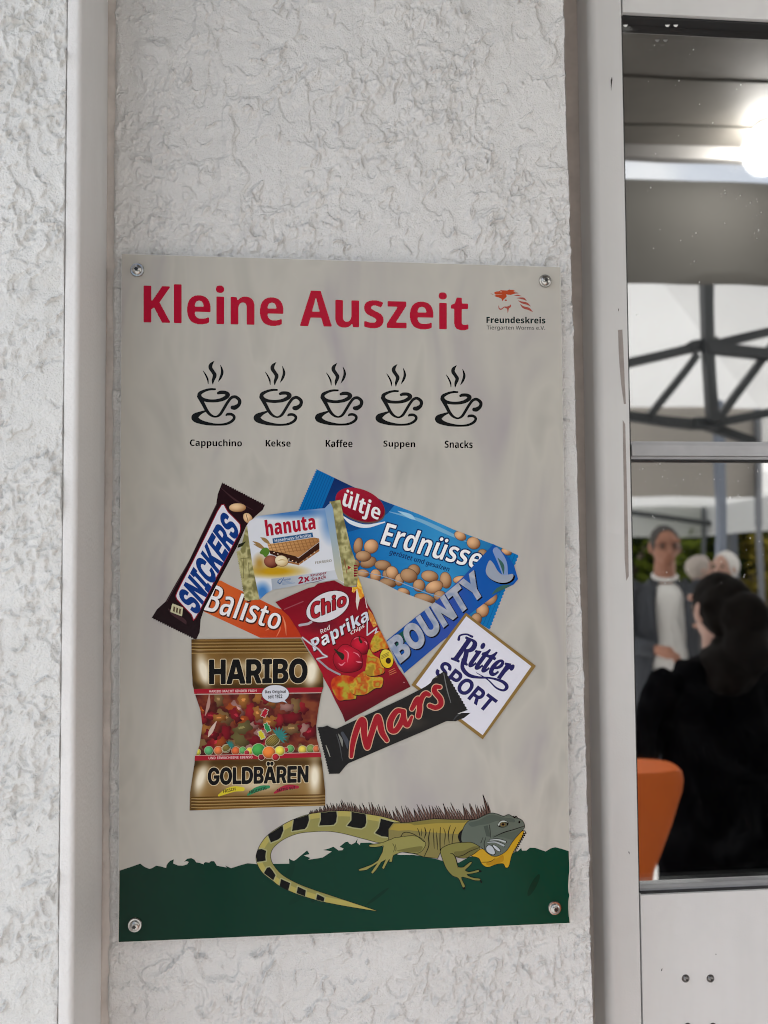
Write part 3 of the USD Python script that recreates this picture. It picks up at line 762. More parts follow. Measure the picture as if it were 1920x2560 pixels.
lz.put(G.round([(690, 350), (780, 325), (890, 275), (1000, 300), (1090, 310), (1100, 345), (960, 330), (860, 360), (790, 370), (720, 385)], 4).intersection(head), (72, 82, 74))
lz.put(G.round([(900, 470), (1000, 440), (1100, 425), (1180, 390), (1120, 470), (1080, 500), (1000, 480)], 4).intersection(head), (76, 86, 76))
lz.put(G.poly([(825, 380), (862, 370), (888, 475), (850, 470)]), (64, 73, 66))
lz.put(unary_union([G.stroke([(915, 478, 3), (1000, 438, 8), (1100, 408, 7), (1190, 378, 5)]), G.stroke([(878, 368, 5), (884, 430, 6), (886, 480, 4)]), G.stroke([(845, 480, 3), (830, 540, 6), (840, 600, 4)]), G.stroke([(820, 480, 3), (800, 530, 5)]), G.ell(1147, 342, 9, 11, 15), G.stroke([(1092, 290, 8), (1104, 300, 12), (1118, 290, 8), (1130, 304, 8)])]), INK_B)
lz.put(G.stroke([(642, 402, 4), (612, 450, 24), (608, 490, 24), (624, 530, 12)]), INK_B)
lz.put(G.round([(845, 570), (870, 545), (905, 560), (932, 610), (920, 640), (880, 630), (850, 605)], 5), INK_B).put(G.round([(850, 572), (872, 551), (903, 565), (927, 612), (915, 633), (880, 624), (854, 602)], 5), (165, 172, 178))
lz.put(G.round([(905, 545), (945, 560), (980, 595), (972, 612), (945, 600), (915, 570)], 5), INK_B).put(G.round([(910, 549), (943, 564), (974, 596), (968, 606), (944, 595), (920, 572)], 5), (175, 182, 186))
lz.put(unary_union([G.stroke([(862, 526, 12), (930, 520, 18), (1000, 548, 24), (1012, 562, 12)])]), INK_B).put(G.stroke([(862, 526, 8), (930, 522, 12), (1000, 550, 17), (1008, 558, 8)]), (150, 158, 160))
lz.put(G.stroke([(880, 505, 12), (950, 498, 18), (1025, 520, 22)]), INK_B).put(G.stroke([(882, 505, 7), (950, 500, 11), (1020, 520, 16)]), (165, 172, 172))
lz.put(G.round([(950, 370), (975, 330), (1015, 325), (1050, 348), (1035, 378), (1000, 392), (965, 385)], 5), INK_B).put(G.round([(954, 366), (978, 334), (1014, 329), (1044, 346), (1020, 340), (985, 346), (965, 372)], 5), (170, 178, 172)).put(G.ell(1002, 364, 34, 24), (70, 76, 60)).put(G.ell(1000, 363, 22, 17), (105, 85, 48)).put(G.ell(1000, 362, 13, 11), INK_B)
leg1 = G.round([(438, 602), (478, 562), (560, 535), (650, 528), (722, 530), (790, 572), (760, 608), (715, 640), (660, 664), (600, 660), (570, 650), (580, 690), (595, 745), (640, 750), (670, 728), (706, 702), (718, 708), (690, 742), (658, 775), (690, 792), (735, 785), (775, 773), (782, 788), (730, 802), (672, 814), (720, 842), (786, 852), (790, 866), (740, 864), (690, 848), (630, 835), (628, 860), (655, 915), (648, 928), (634, 922), (600, 848), (545, 822), (495, 765), (462, 690)], 4)
lz.put(leg1.buffer(1.4), INK_B).put(leg1, (118, 115, 62)).put(G.round([(560, 610), (640, 600), (740, 560), (785, 575), (720, 636), (650, 662), (580, 655)], 4).intersection(leg1), (96, 92, 50))
lz.put(unary_union([G.stroke([(525, 622, 4), (548, 628, 7), (570, 660, 7), (595, 755, 3)]), G.stroke([(572, 655, 3), (640, 640, 6), (700, 605, 6), (785, 572, 3)]), G.ell(795, 785, 12, 8), G.ell(802, 878, 8, 14, -25), G.ell(648, 938, 12, 10)]), INK_B)
lz.done()

# peanut bag
PN = [(150, 106, 70), (178, 138, 98), (120, 80, 52)]
pk = Print("peanut_bag_picture")


def saw(a, b, n, amp):
    """A pinked edge from a to b."""
    a, b = np.asarray(a, float), np.asarray(b, float)
    d = b - a
    nn = np.array([-d[1], d[0]]) / np.linalg.norm(d) * amp
    return [tuple(a + d * (i / n) + nn * (i % 2)) for i in range(n + 1)]


bag = B.poly(saw((65, 330), (195, 35), 36, 6) + [(320, 95), (430, 148), (660, 255), (900, 345), (1150, 455), (1420, 555), (1490, 585), (1590, 630)] + saw((1590, 630), (1390, 1142), 44, -8) + [(1250, 1060), (1000, 965), (770, 880), (620, 805), (480, 770), (300, 600)])
pk.put(bag, lambda x, y: blend(blend((12, 88, 156), (48, 134, 186), (x - 840) / 260), (22, 96, 150), (x - 1100) / 180), 10)
pk.put(B.poly([(320, 95), (430, 148), (660, 255), (735, 285), (690, 340), (560, 430), (420, 470), (300, 380), (236, 300)]), ramp2((14, 40, 92), (16, 70, 128), B([(330, 130)])[0], B([(450, 440)])[0]), 10)
flap = bag.intersection(B.poly([(60, 20), (195, 30), (322, 95), (236, 304), (50, 340)]))
pk.put(flap, (8, 96, 160))
for k in range(1, 8):
    a_, b_ = np.array([195, 38]) + np.array([125, 58]) * k / 8, np.array([75, 322]) + np.array([160, -18]) * k / 8
    pk.put(B.line([a_, b_], 4, False), (6, 76, 134))
flap2 = bag.intersection(B.poly([(1480, 600), (1600, 610), (1400, 1160), (1300, 1100)]))
pk.put(flap2, (14, 104, 164))
for k in range(1, 5):
    pk.put(B.line([np.array([1590, 640]) - np.array([22, 14]) * k, np.array([1395, 1135]) - np.array([22, 14]) * k], 4, False).intersection(flap2), (10, 84, 140))
pk.put(B.stroke([(700, 330, 4), (900, 385, 22), (1090, 470, 26), (1240, 540, 4)]), (110, 160, 190)).put(B.stroke([(760, 325, 3), (840, 360, 30), (880, 385, 4)]), (150, 190, 210))
pk.put(B.stroke([(380, 362, 8), (440, 405, 26), (540, 430, 24), (668, 402, 8)]), (205, 212, 218))
ov = B.ell(498, 282, 178, 106, 22)
pk.put(aff.translate(ov, 1.5, 4), (88, 70, 66)).put(ov, ramp2((150, 24, 48), (120, 8, 30), (895, 1220), (905, 1300)), 14)
lt = B.text("ültje", [(362, 318), (618, 420), (652, 285), (400, 168)], weight=700, width=78)
pk.put(lt, (218, 218, 220))
rgp = np.random.default_rng(12)
nuts = [(485, 565, 30, 55, 10), (575, 570, 50, 46, -40), (700, 760, 45, 40, 0), (555, 680, 56, 36, -20), (520, 637, 52, 36, 3), (460, 690, 36, 30, 20), (520, 755, 40, 26, 10), (655, 700, 56, 34, 6), (720, 752, 40, 46, -30), (605, 772, 36, 44, 0), (690, 822, 56, 30, 12), (770, 800, 30, 42, 8), (870, 735, 42, 40, 0), (835, 772, 58, 46, 20), (905, 840, 40, 42, -10), (980, 776, 58, 38, 10), (1090, 803, 38, 56, -10), (1010, 850, 62, 40, -22), (1050, 912, 42, 36, 0), (945, 930, 72, 32, 15), (800, 885, 42, 26, 20), (1200, 802, 58, 28, 0), (1190, 497, 42, 28, 30), (1282, 547, 46, 40, 25), (1345, 627, 36, 38, -20), (1510, 605, 36, 22, 25), (1400, 935, 52, 34, -42), (1345, 1012, 42, 46, 10), (1300, 1075, 36, 44, 20)]
for x, y, a_, b_, r_ in nuts:
    s_ = B.ell(x, y, a_, b_, r_).intersection(bag)
    pk.put(s_.buffer(1.0).intersection(bag), (58, 44, 38))
    tone = rgp.uniform(0.86, 1.1)
    pk.put(s_, ball(tuple(min(k * tone, 255) for k in (196, 156, 116)), tuple(k * tone for k in (112, 74, 48)), s_), 5)
pk.put(B.stroke([(480, 735, 2), (700, 790, 5), (960, 890, 5), (1200, 960, 3)]), (140, 160, 180))
er = B.text("Erdnüsse", [(636, 552), (1312, 728), (1372, 592), (690, 398)], weight=640, width=80)
pk.put(er.buffer(3.0), (18, 40, 84)).put(er, (226, 228, 232))
pk.put(B.text("geröstet und gesalzen", [(694, 632), (1106, 752), (1122, 712), (712, 588)], weight=560, width=90, size=90), (20, 36, 84))
pk.done()

# coconut bar
co = Print("coconut_bar_picture")
cbar = unary_union([Polygon(np.vstack([B([(1420, 553), (1462, 592), (1530, 650), (1562, 702), (1590, 795), (1560, 832), (1480, 872), (1400, 930), (1250, 1042)]), E([(700, 330), (640, 372), (265, 690), (240, 640), (205, 600), (150, 480), (100, 382)]), B([(860, 1075), (1000, 968), (1200, 790)])])).buffer(0)])
co.put(cbar, lambda x, y: blend(blend((18, 70, 142), (46, 72, 150), (x - 1000) / 110), (22, 80, 156), (x - 1130) / 60), 8)
co.put(E.round([(118, 400), (290, 270), (330, 300), (300, 380), (200, 430), (150, 470)], 4).intersection(cbar), (26, 76, 66))
co.put(B.stroke([(1440, 600, 50), (1480, 680, 60), (1500, 760, 40)]).intersection(cbar), (120, 140, 178))
for q in ([(1440, 860, 4), (1490, 850, 26), (1540, 835, 4)], [(1410, 900, 4), (1450, 870, 24), (1500, 860, 4)], [(1450, 650, 4), (1480, 700, 24), (1490, 760, 4)]):
    co.put(B.stroke(q).intersection(cbar), (54, 92, 84))
co.put(B.round([(1392, 672), (1420, 690), (1450, 745), (1490, 775), (1560, 765), (1562, 800), (1520, 828), (1460, 828), (1395, 795), (1368, 745)], 5), INK_B).put(B.round([(1390, 668), (1418, 686), (1450, 740), (1490, 768), (1552, 760), (1548, 795), (1510, 818), (1455, 818), (1392, 788), (1366, 738)], 5), (142, 150, 164))
bt = onto(letters("BOUNTY", face="inter", weight=900, bold=1), [(1001, 1660), (1217, 1481), (1184, 1424), (966, 1604)])
co.put(aff.translate(bt, 2.4, 2.4).buffer(0.8), (10, 14, 28)).put(bt, lambda x, y: mottled([(140, 148, 160), (165, 168, 178), (128, 142, 166)], 22, 4)(x, y), 6)
co.done()

# orange biscuit bar
bi = Print("biscuit_bar_picture")
bb = A.poly([(580, 960), (640, 968), (700, 1000), (830, 1062), (950, 1118), (1100, 1192), (1240, 1240), (1340, 1440), (965, 1442), (800, 1365), (500, 1226), (480, 1180)])
bi.put(bb, lambda x, y: blend((196, 92, 42), (172, 52, 24), (x - 520 + (y - 1520) * 0.6) / 240), 8)
for q in ([(1010, 1380, 3), (1040, 1360, 12), (1060, 1320, 3)], [(1150, 1260, 3), (1170, 1330, 14), (1180, 1420, 3)], [(1100, 1430, 3), (1125, 1380, 10), (1130, 1350, 3)]):
    bi.put(A.stroke(q), (205, 120, 85))
tx = A.text("Balisto", [(496, 1212), (1108, 1378), (1166, 1212), (580, 982)], weight=560, width=78)
bi.put(aff.translate(tx, 1.2, 1.6).buffer(2.2), (62, 30, 22)).put(tx, (222, 220, 220))
bi.done()

# dark chocolate bar with nuts
ch = Print("nut_bar_picture")
cb = A.poly(saw((650, 150), (1005, 335), 38, 9) + [(985, 380), (925, 432), (890, 470), (850, 510), (770, 690), (640, 930), (500, 1200), (470, 1290), (462, 1395)] + saw((430, 1462), (62, 1280), 40, 9) + [(108, 1205), (180, 1140), (270, 980), (350, 845), (378, 795), (470, 600), (600, 330), (612, 250)])
ch.put(cb, ramp2((34, 18, 22), (26, 12, 16), (560, 1200), (430, 1560)), 14)
for q in ([(640, 200, 4), (760, 300, 14), (900, 380, 4)], [(200, 1200, 4), (240, 1240, 26), (330, 1300, 30), (350, 1330, 4)]):
    ch.put(A.stroke(q).intersection(cb), (58, 36, 40))
ch.put(A.line([(604, 330), (470, 605), (375, 800), (352, 848), (190, 1140)], 6, False).intersection(cb), (70, 50, 54))
red = A.round([(642, 334), (700, 395), (785, 480), (802, 510), (800, 565), (760, 640), (600, 950), (428, 1284), (390, 1250), (285, 1140), (266, 1110), (272, 1060), (400, 810), (520, 570)], 3)
ch.put(red, (138, 22, 44)).put(red.buffer(-2.2), (206, 206, 214))
sn = A.text("SNICKERS", [(440, 1262), (796, 560), (664, 378), (276, 1098)], face="inter", weight=850)
ch.put(sn.buffer(0.5), (18, 52, 118))
for x, y, a_, b_, r_ in ((776, 362, 70, 36, 0), (862, 450, 34, 48, -35)):
    s_ = A.ell(x, y, a_, b_, r_)
    ch.put(s_, ball((222, 190, 148), (140, 96, 58), s_), 5)
ch.put(A.line([(848, 420), (862, 470)], 5, False), (90, 58, 36))
lab = A.poly([(240, 1165), (318, 1195), (310, 1255), (226, 1222)]).buffer(2)
ch.put(lab, (186, 182, 150))
for k in range(3):
    x = 246 + k * 24
    ch.put(A.poly([(x, 1180 + 9 * k), (x + 14, 1186 + 9 * k), (x + 9, 1228 + 9 * k), (x - 6, 1221 + 9 * k)]), (84, 72, 52))
ch.done()

# wafer packet
wf = Print("wafer_packet_picture")
fl = I.poly([(250, 290), (225, 335), (170, 560)] + saw((135, 575), (222, 1085), 44, 9)[::1] + [(365, 1075), (300, 700)])
fr_ = I.poly([(1095, 60), (1205, 40), (1245, 250), (1322, 560), (1388, 740), (1392, 830), (1370, 925), (1250, 945), (1180, 600)])
FOIL = mottled([(108, 104, 66), (152, 146, 98), (182, 176, 128), (120, 116, 72)], 16, 9)
wf.put(fl, FOIL, 5).put(fr_, FOIL, 5)
wf.put(I.poly([(150, 500), (230, 470), (190, 520), (140, 540)]), (34, 36, 24))
for q in ([(200, 640), (205, 850)], [(255, 690), (262, 830)], [(175, 650), (260, 640)]):
    wf.put(I.line(q, 6, False), (98, 94, 58))
body_ = I.poly([(240, 300), (262, 262), (352, 208), (560, 182), (800, 150), (1045, 126), (1080, 90), (1105, 70), (1130, 130), (1165, 400), (1200, 600), (1245, 905), (1180, 862), (1010, 890), (870, 905), (500, 975), (440, 1010), (372, 1072), (345, 960), (300, 740), (262, 480)])


def wafer_paint(x, y):
    u, v = (x - 560) * 4.1475, (y - 1240) * 4.1475
    c = blend((196, 200, 208), (206, 208, 212), np.full_like(u, 0.5))
    c = blend_to(c, (64, 112, 168), 1.15 - np.hypot((u - 700) / 520, (v - 165) / 80))
    c = blend_to(c, (92, 134, 182), 1.1 - np.hypot((u - 1110) / 130, (v - 250) / 260))
    c = blend_to(c, (180, 140, 26), 1.2 - np.hypot((u - 520) / 340, (v - 780) / 70))
    c = blend_to(c, (168, 132, 60), 1.0 - np.hypot((u - 370) / 90, (v - 700) / 130))
    c = blend_to(c, (60, 116, 176), 1.2 - np.hypot((u - 400) / 90, (v - 1000) / 110))
    return c


def blend_to(c, col, t):
    t = np.clip(t * 1.2, 0, 1)[:, None]
    return c * (1 - t) + np.asarray(col, float) * t


wf.put(body_, wafer_paint, 4)
wf.put(I.poly([(490, 858), (700, 832), (1150, 768), (1182, 862), (1010, 890), (870, 905), (500, 975)]), ramp2((150, 158, 168), (186, 190, 196), (680, 1460), (830, 1430)), 10)
wf.put(I.poly([(1045, 126), (1100, 78), (1128, 135), (1190, 560), (1240, 895), (1182, 862), (1150, 768), (1110, 480)]), ramp2((120, 152, 188), (180, 176, 150), (820, 1270), (850, 1450)), 8)
wf.put(I.text("hanuta", [(440, 420), (953, 345), (935, 182), (418, 250)], weight=900, width=70), (156, 22, 44))
wf.put(I.poly([(502, 440), (917, 378), (926, 425), (510, 491)]), (40, 82, 124))
wf.put(I.text("Haselnuss-Schnitte", [(528, 478), (906, 422), (900, 388), (524, 446)], weight=560, width=85, size=80), (196, 204, 212))
for q in ([(300, 470), (420, 540)], [(310, 500), (440, 560)], [(380, 430), (470, 480)], [(395, 450), (480, 500)]):
    wf.put(I.stroke([(*q[0], 6), ((q[0][0] + q[1][0]) / 2, (q[0][1] + q[1][1]) / 2 - 4, 30), (*q[1], 6)]), (142, 112, 70))
waf = I.poly([(450, 495), (515, 492), (930, 430), (985, 440), (990, 475), (770, 640), (745, 625), (600, 588), (470, 562)])
low = I.poly([(640, 670), (760, 690), (985, 540), (990, 570), (775, 718), (650, 690)])
wf.put(low, (142, 96, 58)).put(I.poly([(465, 555), (600, 585), (745, 625), (770, 645), (988, 480), (990, 545), (770, 700), (640, 660), (480, 600)]), (52, 28, 20)).put(waf, ramp2((196, 150, 98), (160, 112, 66), (690, 1350), (760, 1400)), 6)
for k in range(13):
    x = 480 + k * 40
    wf.put(I.line([(x, 498 - k * 5), (x + 40, 600 - k * 4)], 6, False).intersection(waf), (126, 84, 48))
for k in range(4):
    wf.put(I.line([(450, 515 + k * 30), (990, 435 + k * 34)], 5, False).intersection(waf), (134, 92, 54))
for k in range(12):
    wf.put(I.ell(520 + k * 38, 585 + (k * 17 if k < 7 else 119 - (k - 7) * 30), 8, 6, k * 30), (196, 178, 158))
s_ = I.round([(400, 545), (440, 535), (470, 560), (465, 600), (430, 635), (405, 610), (370, 590)], 4)
wf.put(s_, (78, 116, 42))
s_ = I.ell(492, 680, 78, 66, 10)
wf.put(s_, ball((150, 92, 72), (68, 26, 18), s_), 5)
s_ = I.ell(597, 672, 68, 54, 15)
wf.put(s_.buffer(1), (92, 52, 32)).put(s_, ball((224, 212, 180), (186, 158, 108), s_), 5).put(I.stroke([(560, 672, 4), (600, 660, 14), (640, 668, 4)]), (196, 168, 120))
wf.put(I.text("FERRERO", [(945, 706), (1117, 682), (1115, 655), (944, 680)], weight=650, size=80), (124, 118, 100))
wf.put(I.text("2x", [(770, 915), (890, 880), (885, 815), (768, 842)], weight=850, width=100), (136, 20, 46))
wf.put(I.text("Knusper", [(900, 845), (1066, 818), (1064, 778), (897, 810)], weight=750, size=80), (122, 24, 44)).put(I.text("Snack", [(908, 882), (1060, 852), (1060, 815), (905, 845)], weight=800, size=80), (122, 24, 44))
wf.put(I.stroke([(840, 908, 2), (950, 890, 6), (1042, 862, 3)]), (60, 30, 60))
wf.put(I.stroke([(555, 880, 5), (580, 908, 9), (622, 845, 5)]), (36, 76, 128)).put(I.line([(556, 900), (570, 870), (600, 858)], 6), (60, 100, 150))
wf.put(I.text("OHNE", [(618, 882), (692, 870), (692, 850), (618, 862)], weight=700, size=70), (60, 96, 140))
for k in range(3):
    wf.put(I.line([(604, 894 + k * 12), (680 + 28 * k, 882 + k * 9)], 5, False), (110, 134, 166))
wf.put(I.poly([(1280, 720), (1320, 742), (1288, 762)]), (140, 40, 40))
for k in range(5):
    wf.put(I.poly([(1345, 712 + k * 26), (1386, 718 + k * 26), (1384, 728 + k * 26), (1348, 734 + k * 26)]), (120, 30, 40))
wf.put(I.line([(1248, 660), (1262, 740)], 8, False), (128, 84, 54)).put(I.line([(1268, 762), (1274, 800)], 7, False), (128, 70, 54))
wf.done()
# paprika crisps bag
cr = Print("crisp_bag_picture")
sack = Polygon(np.vstack([A([(1090, 1145)]), D([(0, 300), (60, 275), (140, 258), (190, 215), (240, 205), (330, 185), (420, 172), (500, 215), (560, 250), (660, 265), (725, 260), (745, 120), (790, 230), (832, 385), (880, 500), (945, 610), (1022, 800), (1100, 950), (1172, 1100), (1235, 1250), (1310, 1390), (1400, 1510), (1472, 1640), (1330, 1712), (1170, 1790), (1000, 1890), (850, 1975), (700, 2050), (570, 2128), (530, 2020), (440, 1850), (350, 1660), (260, 1500)]), A([(1430, 1640), (1340, 1500), (1280, 1382), (1200, 1260), (1150, 1215)])])).buffer(0)


def sack_paint(x, y):
    c = blend((116, 18, 32), (148, 16, 34), (y - 1500) / 110)
    c = blend_to(c, (58, 8, 18), (y + (x - 880) * 0.42 - 1690) / 150 * 0.95)
    c = blend_to(c, (84, 18, 34), 0.75 - np.hypot((x - 800) / 80, (y - 1562) / 36))
    return c


cr.put(sack, sack_paint, 6)
cr.put(D.poly([(665, 265), (728, 262), (745, 122), (790, 230), (832, 388), (775, 432), (740, 380), (720, 300), (690, 345), (662, 330)]), mottled([(206, 176, 52), (204, 112, 34), (224, 206, 96), (206, 150, 44)], 12, 21), 4)
cr.put(D.poly([(722, 290), (735, 290), (770, 430), (735, 585), (716, 470)]), (206, 196, 188)).put(D.poly([(838, 400), (850, 420), (880, 560), (862, 545)]), (196, 186, 186))
cr.put(D.poly([(890, 570), (950, 640), (1010, 790), (960, 820), (915, 730), (890, 660)]).intersection(sack), mottled([(198, 150, 60), (186, 92, 40), (206, 176, 88)], 9, 22), 4)
OVAL = D.ell(328, 532, 312, 190, -25)
cr.put(OVAL.buffer(2.0), (70, 12, 22)).put(OVAL, (204, 200, 204))
tx = D.text("Chio", [(98, 716), (582, 512), (582, 330), (88, 470)], weight=820, width=92)
cr.put(tx.buffer(1.7), (62, 14, 20)).put(tx, (154, 30, 40))
cr.put(D.text("Red", [(236, 912), (360, 846), (352, 782), (220, 850)], weight=520, size=90), (206, 196, 198))
tx = D.text("Paprika", [(152, 1200), (905, 778), (868, 540), (86, 980)], weight=760, width=88)
cr.put(aff.translate(tx, 0.8, 1.5).buffer(1.5), (60, 10, 20)).put(tx, lambda x, y: mottled([(210, 212, 218), (186, 192, 204), (222, 222, 226)], 14, 5)(x, y), 6)
cr.put(D.text("Chips", [(650, 940), (838, 834), (828, 762), (640, 876)], weight=640, size=90), (210, 204, 206))
for q in ([(-20, 960), (90, 1045), (200, 1120), (260, 1190), (320, 1222), (180, 1255), (245, 1310), (330, 1385), (420, 1435), (495, 1470)],):
    cr.put(D.line(q, 26, False).intersection(sack), (148, 142, 150)).put(D.line(q[:6], 10, False).intersection(sack), (206, 204, 208))
cr.put(D.line([(876, 700), (872, 930), (1005, 830), (985, 905), (1020, 880)], 18, False), (190, 186, 192))
cr.put(D.line([(-60, 790), (60, 770), (100, 745)], 34, False).intersection(sack), (168, 160, 168))
for pts, st in (([(650, 1050), (682, 975), (770, 952), (850, 985), (890, 1070), (880, 1160), (820, 1190), (740, 1150), (680, 1110)], [(762, 940, 8), (770, 985, 26), (790, 1020, 40)]), ([(405, 1250), (430, 1180), (520, 1070), (600, 1062), (690, 1110), (770, 1160), (802, 1270), (790, 1380), (690, 1430), (570, 1440), (470, 1400), (420, 1330)], [(420, 1120, 16), (470, 1170, 40), (520, 1210, 70), (530, 1250, 40)])):
    s_ = D.round(pts, 5)
    cr.put(s_.buffer(1.2), (52, 4, 14)).put(s_, ball((190, 26, 50), (92, 2, 20), s_, -0.1, -0.2), 4)
    cr.put(D.stroke(st), (40, 34, 24))
for q in ([(560, 1130, 4), (610, 1180, 16), (600, 1300, 4)], [(680, 1160, 4), (740, 1190, 14), (770, 1230, 4)], [(480, 1320, 6), (520, 1340, 20), (570, 1300, 4)], [(720, 1290, 6), (760, 1300, 22), (800, 1300, 4)], [(690, 985, 4), (720, 965, 10), (760, 962, 3)], [(830, 1010, 4), (862, 1030, 14), (868, 1060, 3)]):
    cr.put(D.stroke(q), (214, 120, 138))
CR1, CR2 = [(166, 40, 20), (182, 66, 24), (176, 96, 30)], [(150, 120, 34), (178, 160, 52), (190, 120, 36), (174, 72, 26), (160, 140, 44)]
for pts, cols, sd in (([(372, 1600), (420, 1512), (540, 1482), (690, 1512), (740, 1600), (720, 1780), (700, 1806), (560, 1822), (480, 1826), (420, 1742)], CR1 + [(160, 150, 46)], 31), ([(630, 1650), (690, 1535), (830, 1425), (872, 1480), (960, 1502), (1078, 1510), (1090, 1580), (1060, 1650), (980, 1662), (850, 1742), (720, 1752), (650, 1715)], CR2, 32), ([(860, 1330), (875, 1200), (902, 1122), (960, 1200), (1060, 1270), (1112, 1420), (1050, 1470), (920, 1490), (850, 1450)], CR2, 33), ([(920, 1040), (965, 940), (1005, 895), (1090, 880), (1172, 1090), (1060, 1122), (960, 1165), (925, 1110)], CR2[::-1], 34)):
    s_ = D.round(pts, 5).intersection(sack)
    cr.put(aff.translate(s_, 1.5, 2.5).intersection(sack), (54, 8, 14)).put(s_, mottled(cols, 16, sd), 3)
cr.put(D.ell(1142, 1252, 98, 140, -12).intersection(sack), (50, 14, 10)).put(D.ell(1142, 1252, 88, 130, -12), ramp2((206, 190, 66), (206, 170, 30), (965, 1625), (968, 1665)), 8).put(D.ell(1165, 1280, 36, 42), (44, 24, 12))
for k in range(3):
    cr.put(D.line([(1072, 1212 + 20 * k), (1168, 1165 + 20 * k)], 9, False), (110, 96, 36)).put(D.line([(1172 + 6 * k, 1425 + 26 * k), (1250 + 12 * k, 1385 + 26 * k)], 7, False), (196, 120, 80))
cr.put(A.line([(1165, 1205), (1320, 1140)], 8, False), (140, 70, 80)).put(D.ell(1382, 1580, 7, 7), (206, 170, 176))
cr.done()

# gummy bag: gold foil with a clear window (the cartoon figure on it is left out)
gu = Print("gummy_bag_picture")
pouch = C.poly([(152, 150), (700, 145), (1232, 140), (1300, 260), (1384, 380), (1450, 500), (1456, 620), (1432, 700), (1396, 900), (1382, 1020), (1400, 1200), (1440, 1350), (1472, 1640), (1472, 1792), (800, 1812), (135, 1840), (140, 1660), (190, 1330), (232, 1200), (262, 1000), (242, 850), (190, 690), (165, 600), (155, 400)])


def gold(x, y):
    u, v = (x - 440) * 3.95, (y - 1560) * 3.95
    c = blend((96, 68, 28), (134, 102, 54), fbm(np.stack([u / 260, v / 420, 0 * u], -1), 2, 2))
    hi = np.exp(-(((u - 270 - (v - 450) * 0.22) / 60) ** 2) - ((v - 470) / 170) ** 2) + np.exp(-(((u - 1340 + (v - 450) * 0.1) / 70) ** 2) - ((v - 480) / 170) ** 2)
    hi += 0.5 * np.exp(-(((u - 800) / 420) ** 2) - ((v - 420) / 60) ** 2)
    hi += np.exp(-(((u - 250 + (v - 1500) * 0.3) / 60) ** 2) - ((v - 1520) / 150) ** 2) + np.exp(-(((u - 1370) / 60) ** 2) - ((v - 1500) / 170) ** 2) + 0.6 * np.exp(-(((u - 800) / 330) ** 2) - ((v - 1590) / 70) ** 2)
    c = blend_to(c, (224, 216, 194), hi * 0.95)
    dk = np.exp(-((v - 620) / 45) ** 2) * 0.75 + np.exp(-((v - 1370) / 45) ** 2) * 0.7 + np.exp(-((u - 165) / 40) ** 2) * 0.6 + np.exp(-((u - 1460) / 35) ** 2) * 0.6
    return blend_to(c, (60, 40, 14), dk * (1 - np.clip(hi, 0, 1)))


gu.put(pouch, gold, 5)
for y0_, lst in ((0, (178, 208, 240, 276)), (1, (1712, 1742, 1772, 1800))):
    for k in lst:
        yy = (k, k - 8) if y0_ == 0 else (k, k - 28)
        gu.put(C.line([(155, yy[0]), (1470, yy[1])], 13, False).intersection(pouch), (84, 58, 24)).put(C.line([(155, yy[0] + 11), (1470, yy[1] + 11)], 6, False).intersection(pouch), (164, 136, 84))
win = C.poly([(188, 690), (700, 684), (1434, 676), (1412, 800), (1398, 900), (1384, 1010), (1392, 1130), (1428, 1272), (800, 1282), (195, 1294), (232, 1200), (262, 1000), (242, 850)])
gu.put(win, mottled([(66, 22, 20), (96, 36, 28), (120, 60, 36)], 20, 41), 5)
rgg = np.random.default_rng(17)
CAND = [((140, 28, 36), (66, 6, 14)), ((150, 70, 28), (86, 30, 14)), ((150, 96, 44), (88, 50, 20)), ((120, 92, 56), (70, 48, 30)), ((150, 112, 104), (88, 52, 46)), ((112, 16, 28), (50, 6, 12)), ((120, 20, 32), (56, 8, 14)), ((96, 88, 50), (58, 44, 24))]


def gummy(cx, cy, r, rot):
    """The outline of a small bear-shaped sweet: trunk, head, ears, four stubs."""
    e = [aff.scale(Point(0, 0).buffer(1, 8), 0.62, 0.8), aff.translate(aff.scale(Point(0, 0).buffer(1, 8), 0.5, 0.46), 0, -1.0)]
    for x, y, q in ((-0.38, -1.36, 0.2), (0.38, -1.36, 0.2), (-0.52, -0.35, 0.27), (0.52, -0.35, 0.27), (-0.38, 0.66, 0.32), (0.38, 0.66, 0.32)):
        e.append(Point(x, y).buffer(q, 6))
    return aff.translate(aff.rotate(aff.scale(unary_union(e).buffer(0.3).buffer(-0.3), r, r, origin=(0, 0)), rot, origin=(0, 0)), cx, cy)


for k in range(58):
    x, y = C([(rgg.uniform(215, 1400), rgg.uniform(715, 1255))])[0]
    s_ = gummy(x, y, rgg.uniform(13, 20), rgg.uniform(0, 360)).intersection(win)
    a_, b_ = CAND[rgg.integers(len(CAND))]
    gu.put(s_, ball(a_, b_, s_) if not s_.is_empty else a_, 4)
    if k % 2 and not s_.is_empty:
        q = aff.translate(aff.scale(s_, 0.35, 0.2), rgg.uniform(-3, 3), rgg.uniform(-4, 1)).intersection(win)
        gu.put(q, tuple(min(j * 1.25 + 16, 255) for j in a_))
gu.put(C.stroke([(330, 700, 10), (320, 800, 34), (290, 900, 8)]).intersection(win), (168, 130, 118)).put(C.stroke([(400, 960, 8), (350, 1050, 40), (320, 1110, 8)]).intersection(win), (196, 172, 158))
for cxy, col in (((872, 885), (160, 20, 40)), ((905, 1028), (36, 128, 74)), ((848, 1100), (190, 180, 40))):
    x, y = C([cxy])[0]
    s_ = gummy(x, y, 8.5, 25 if cxy[0] == 872 else -25)
    gu.put(s_.buffer(1.3), (190, 190, 176)).put(s_, col)
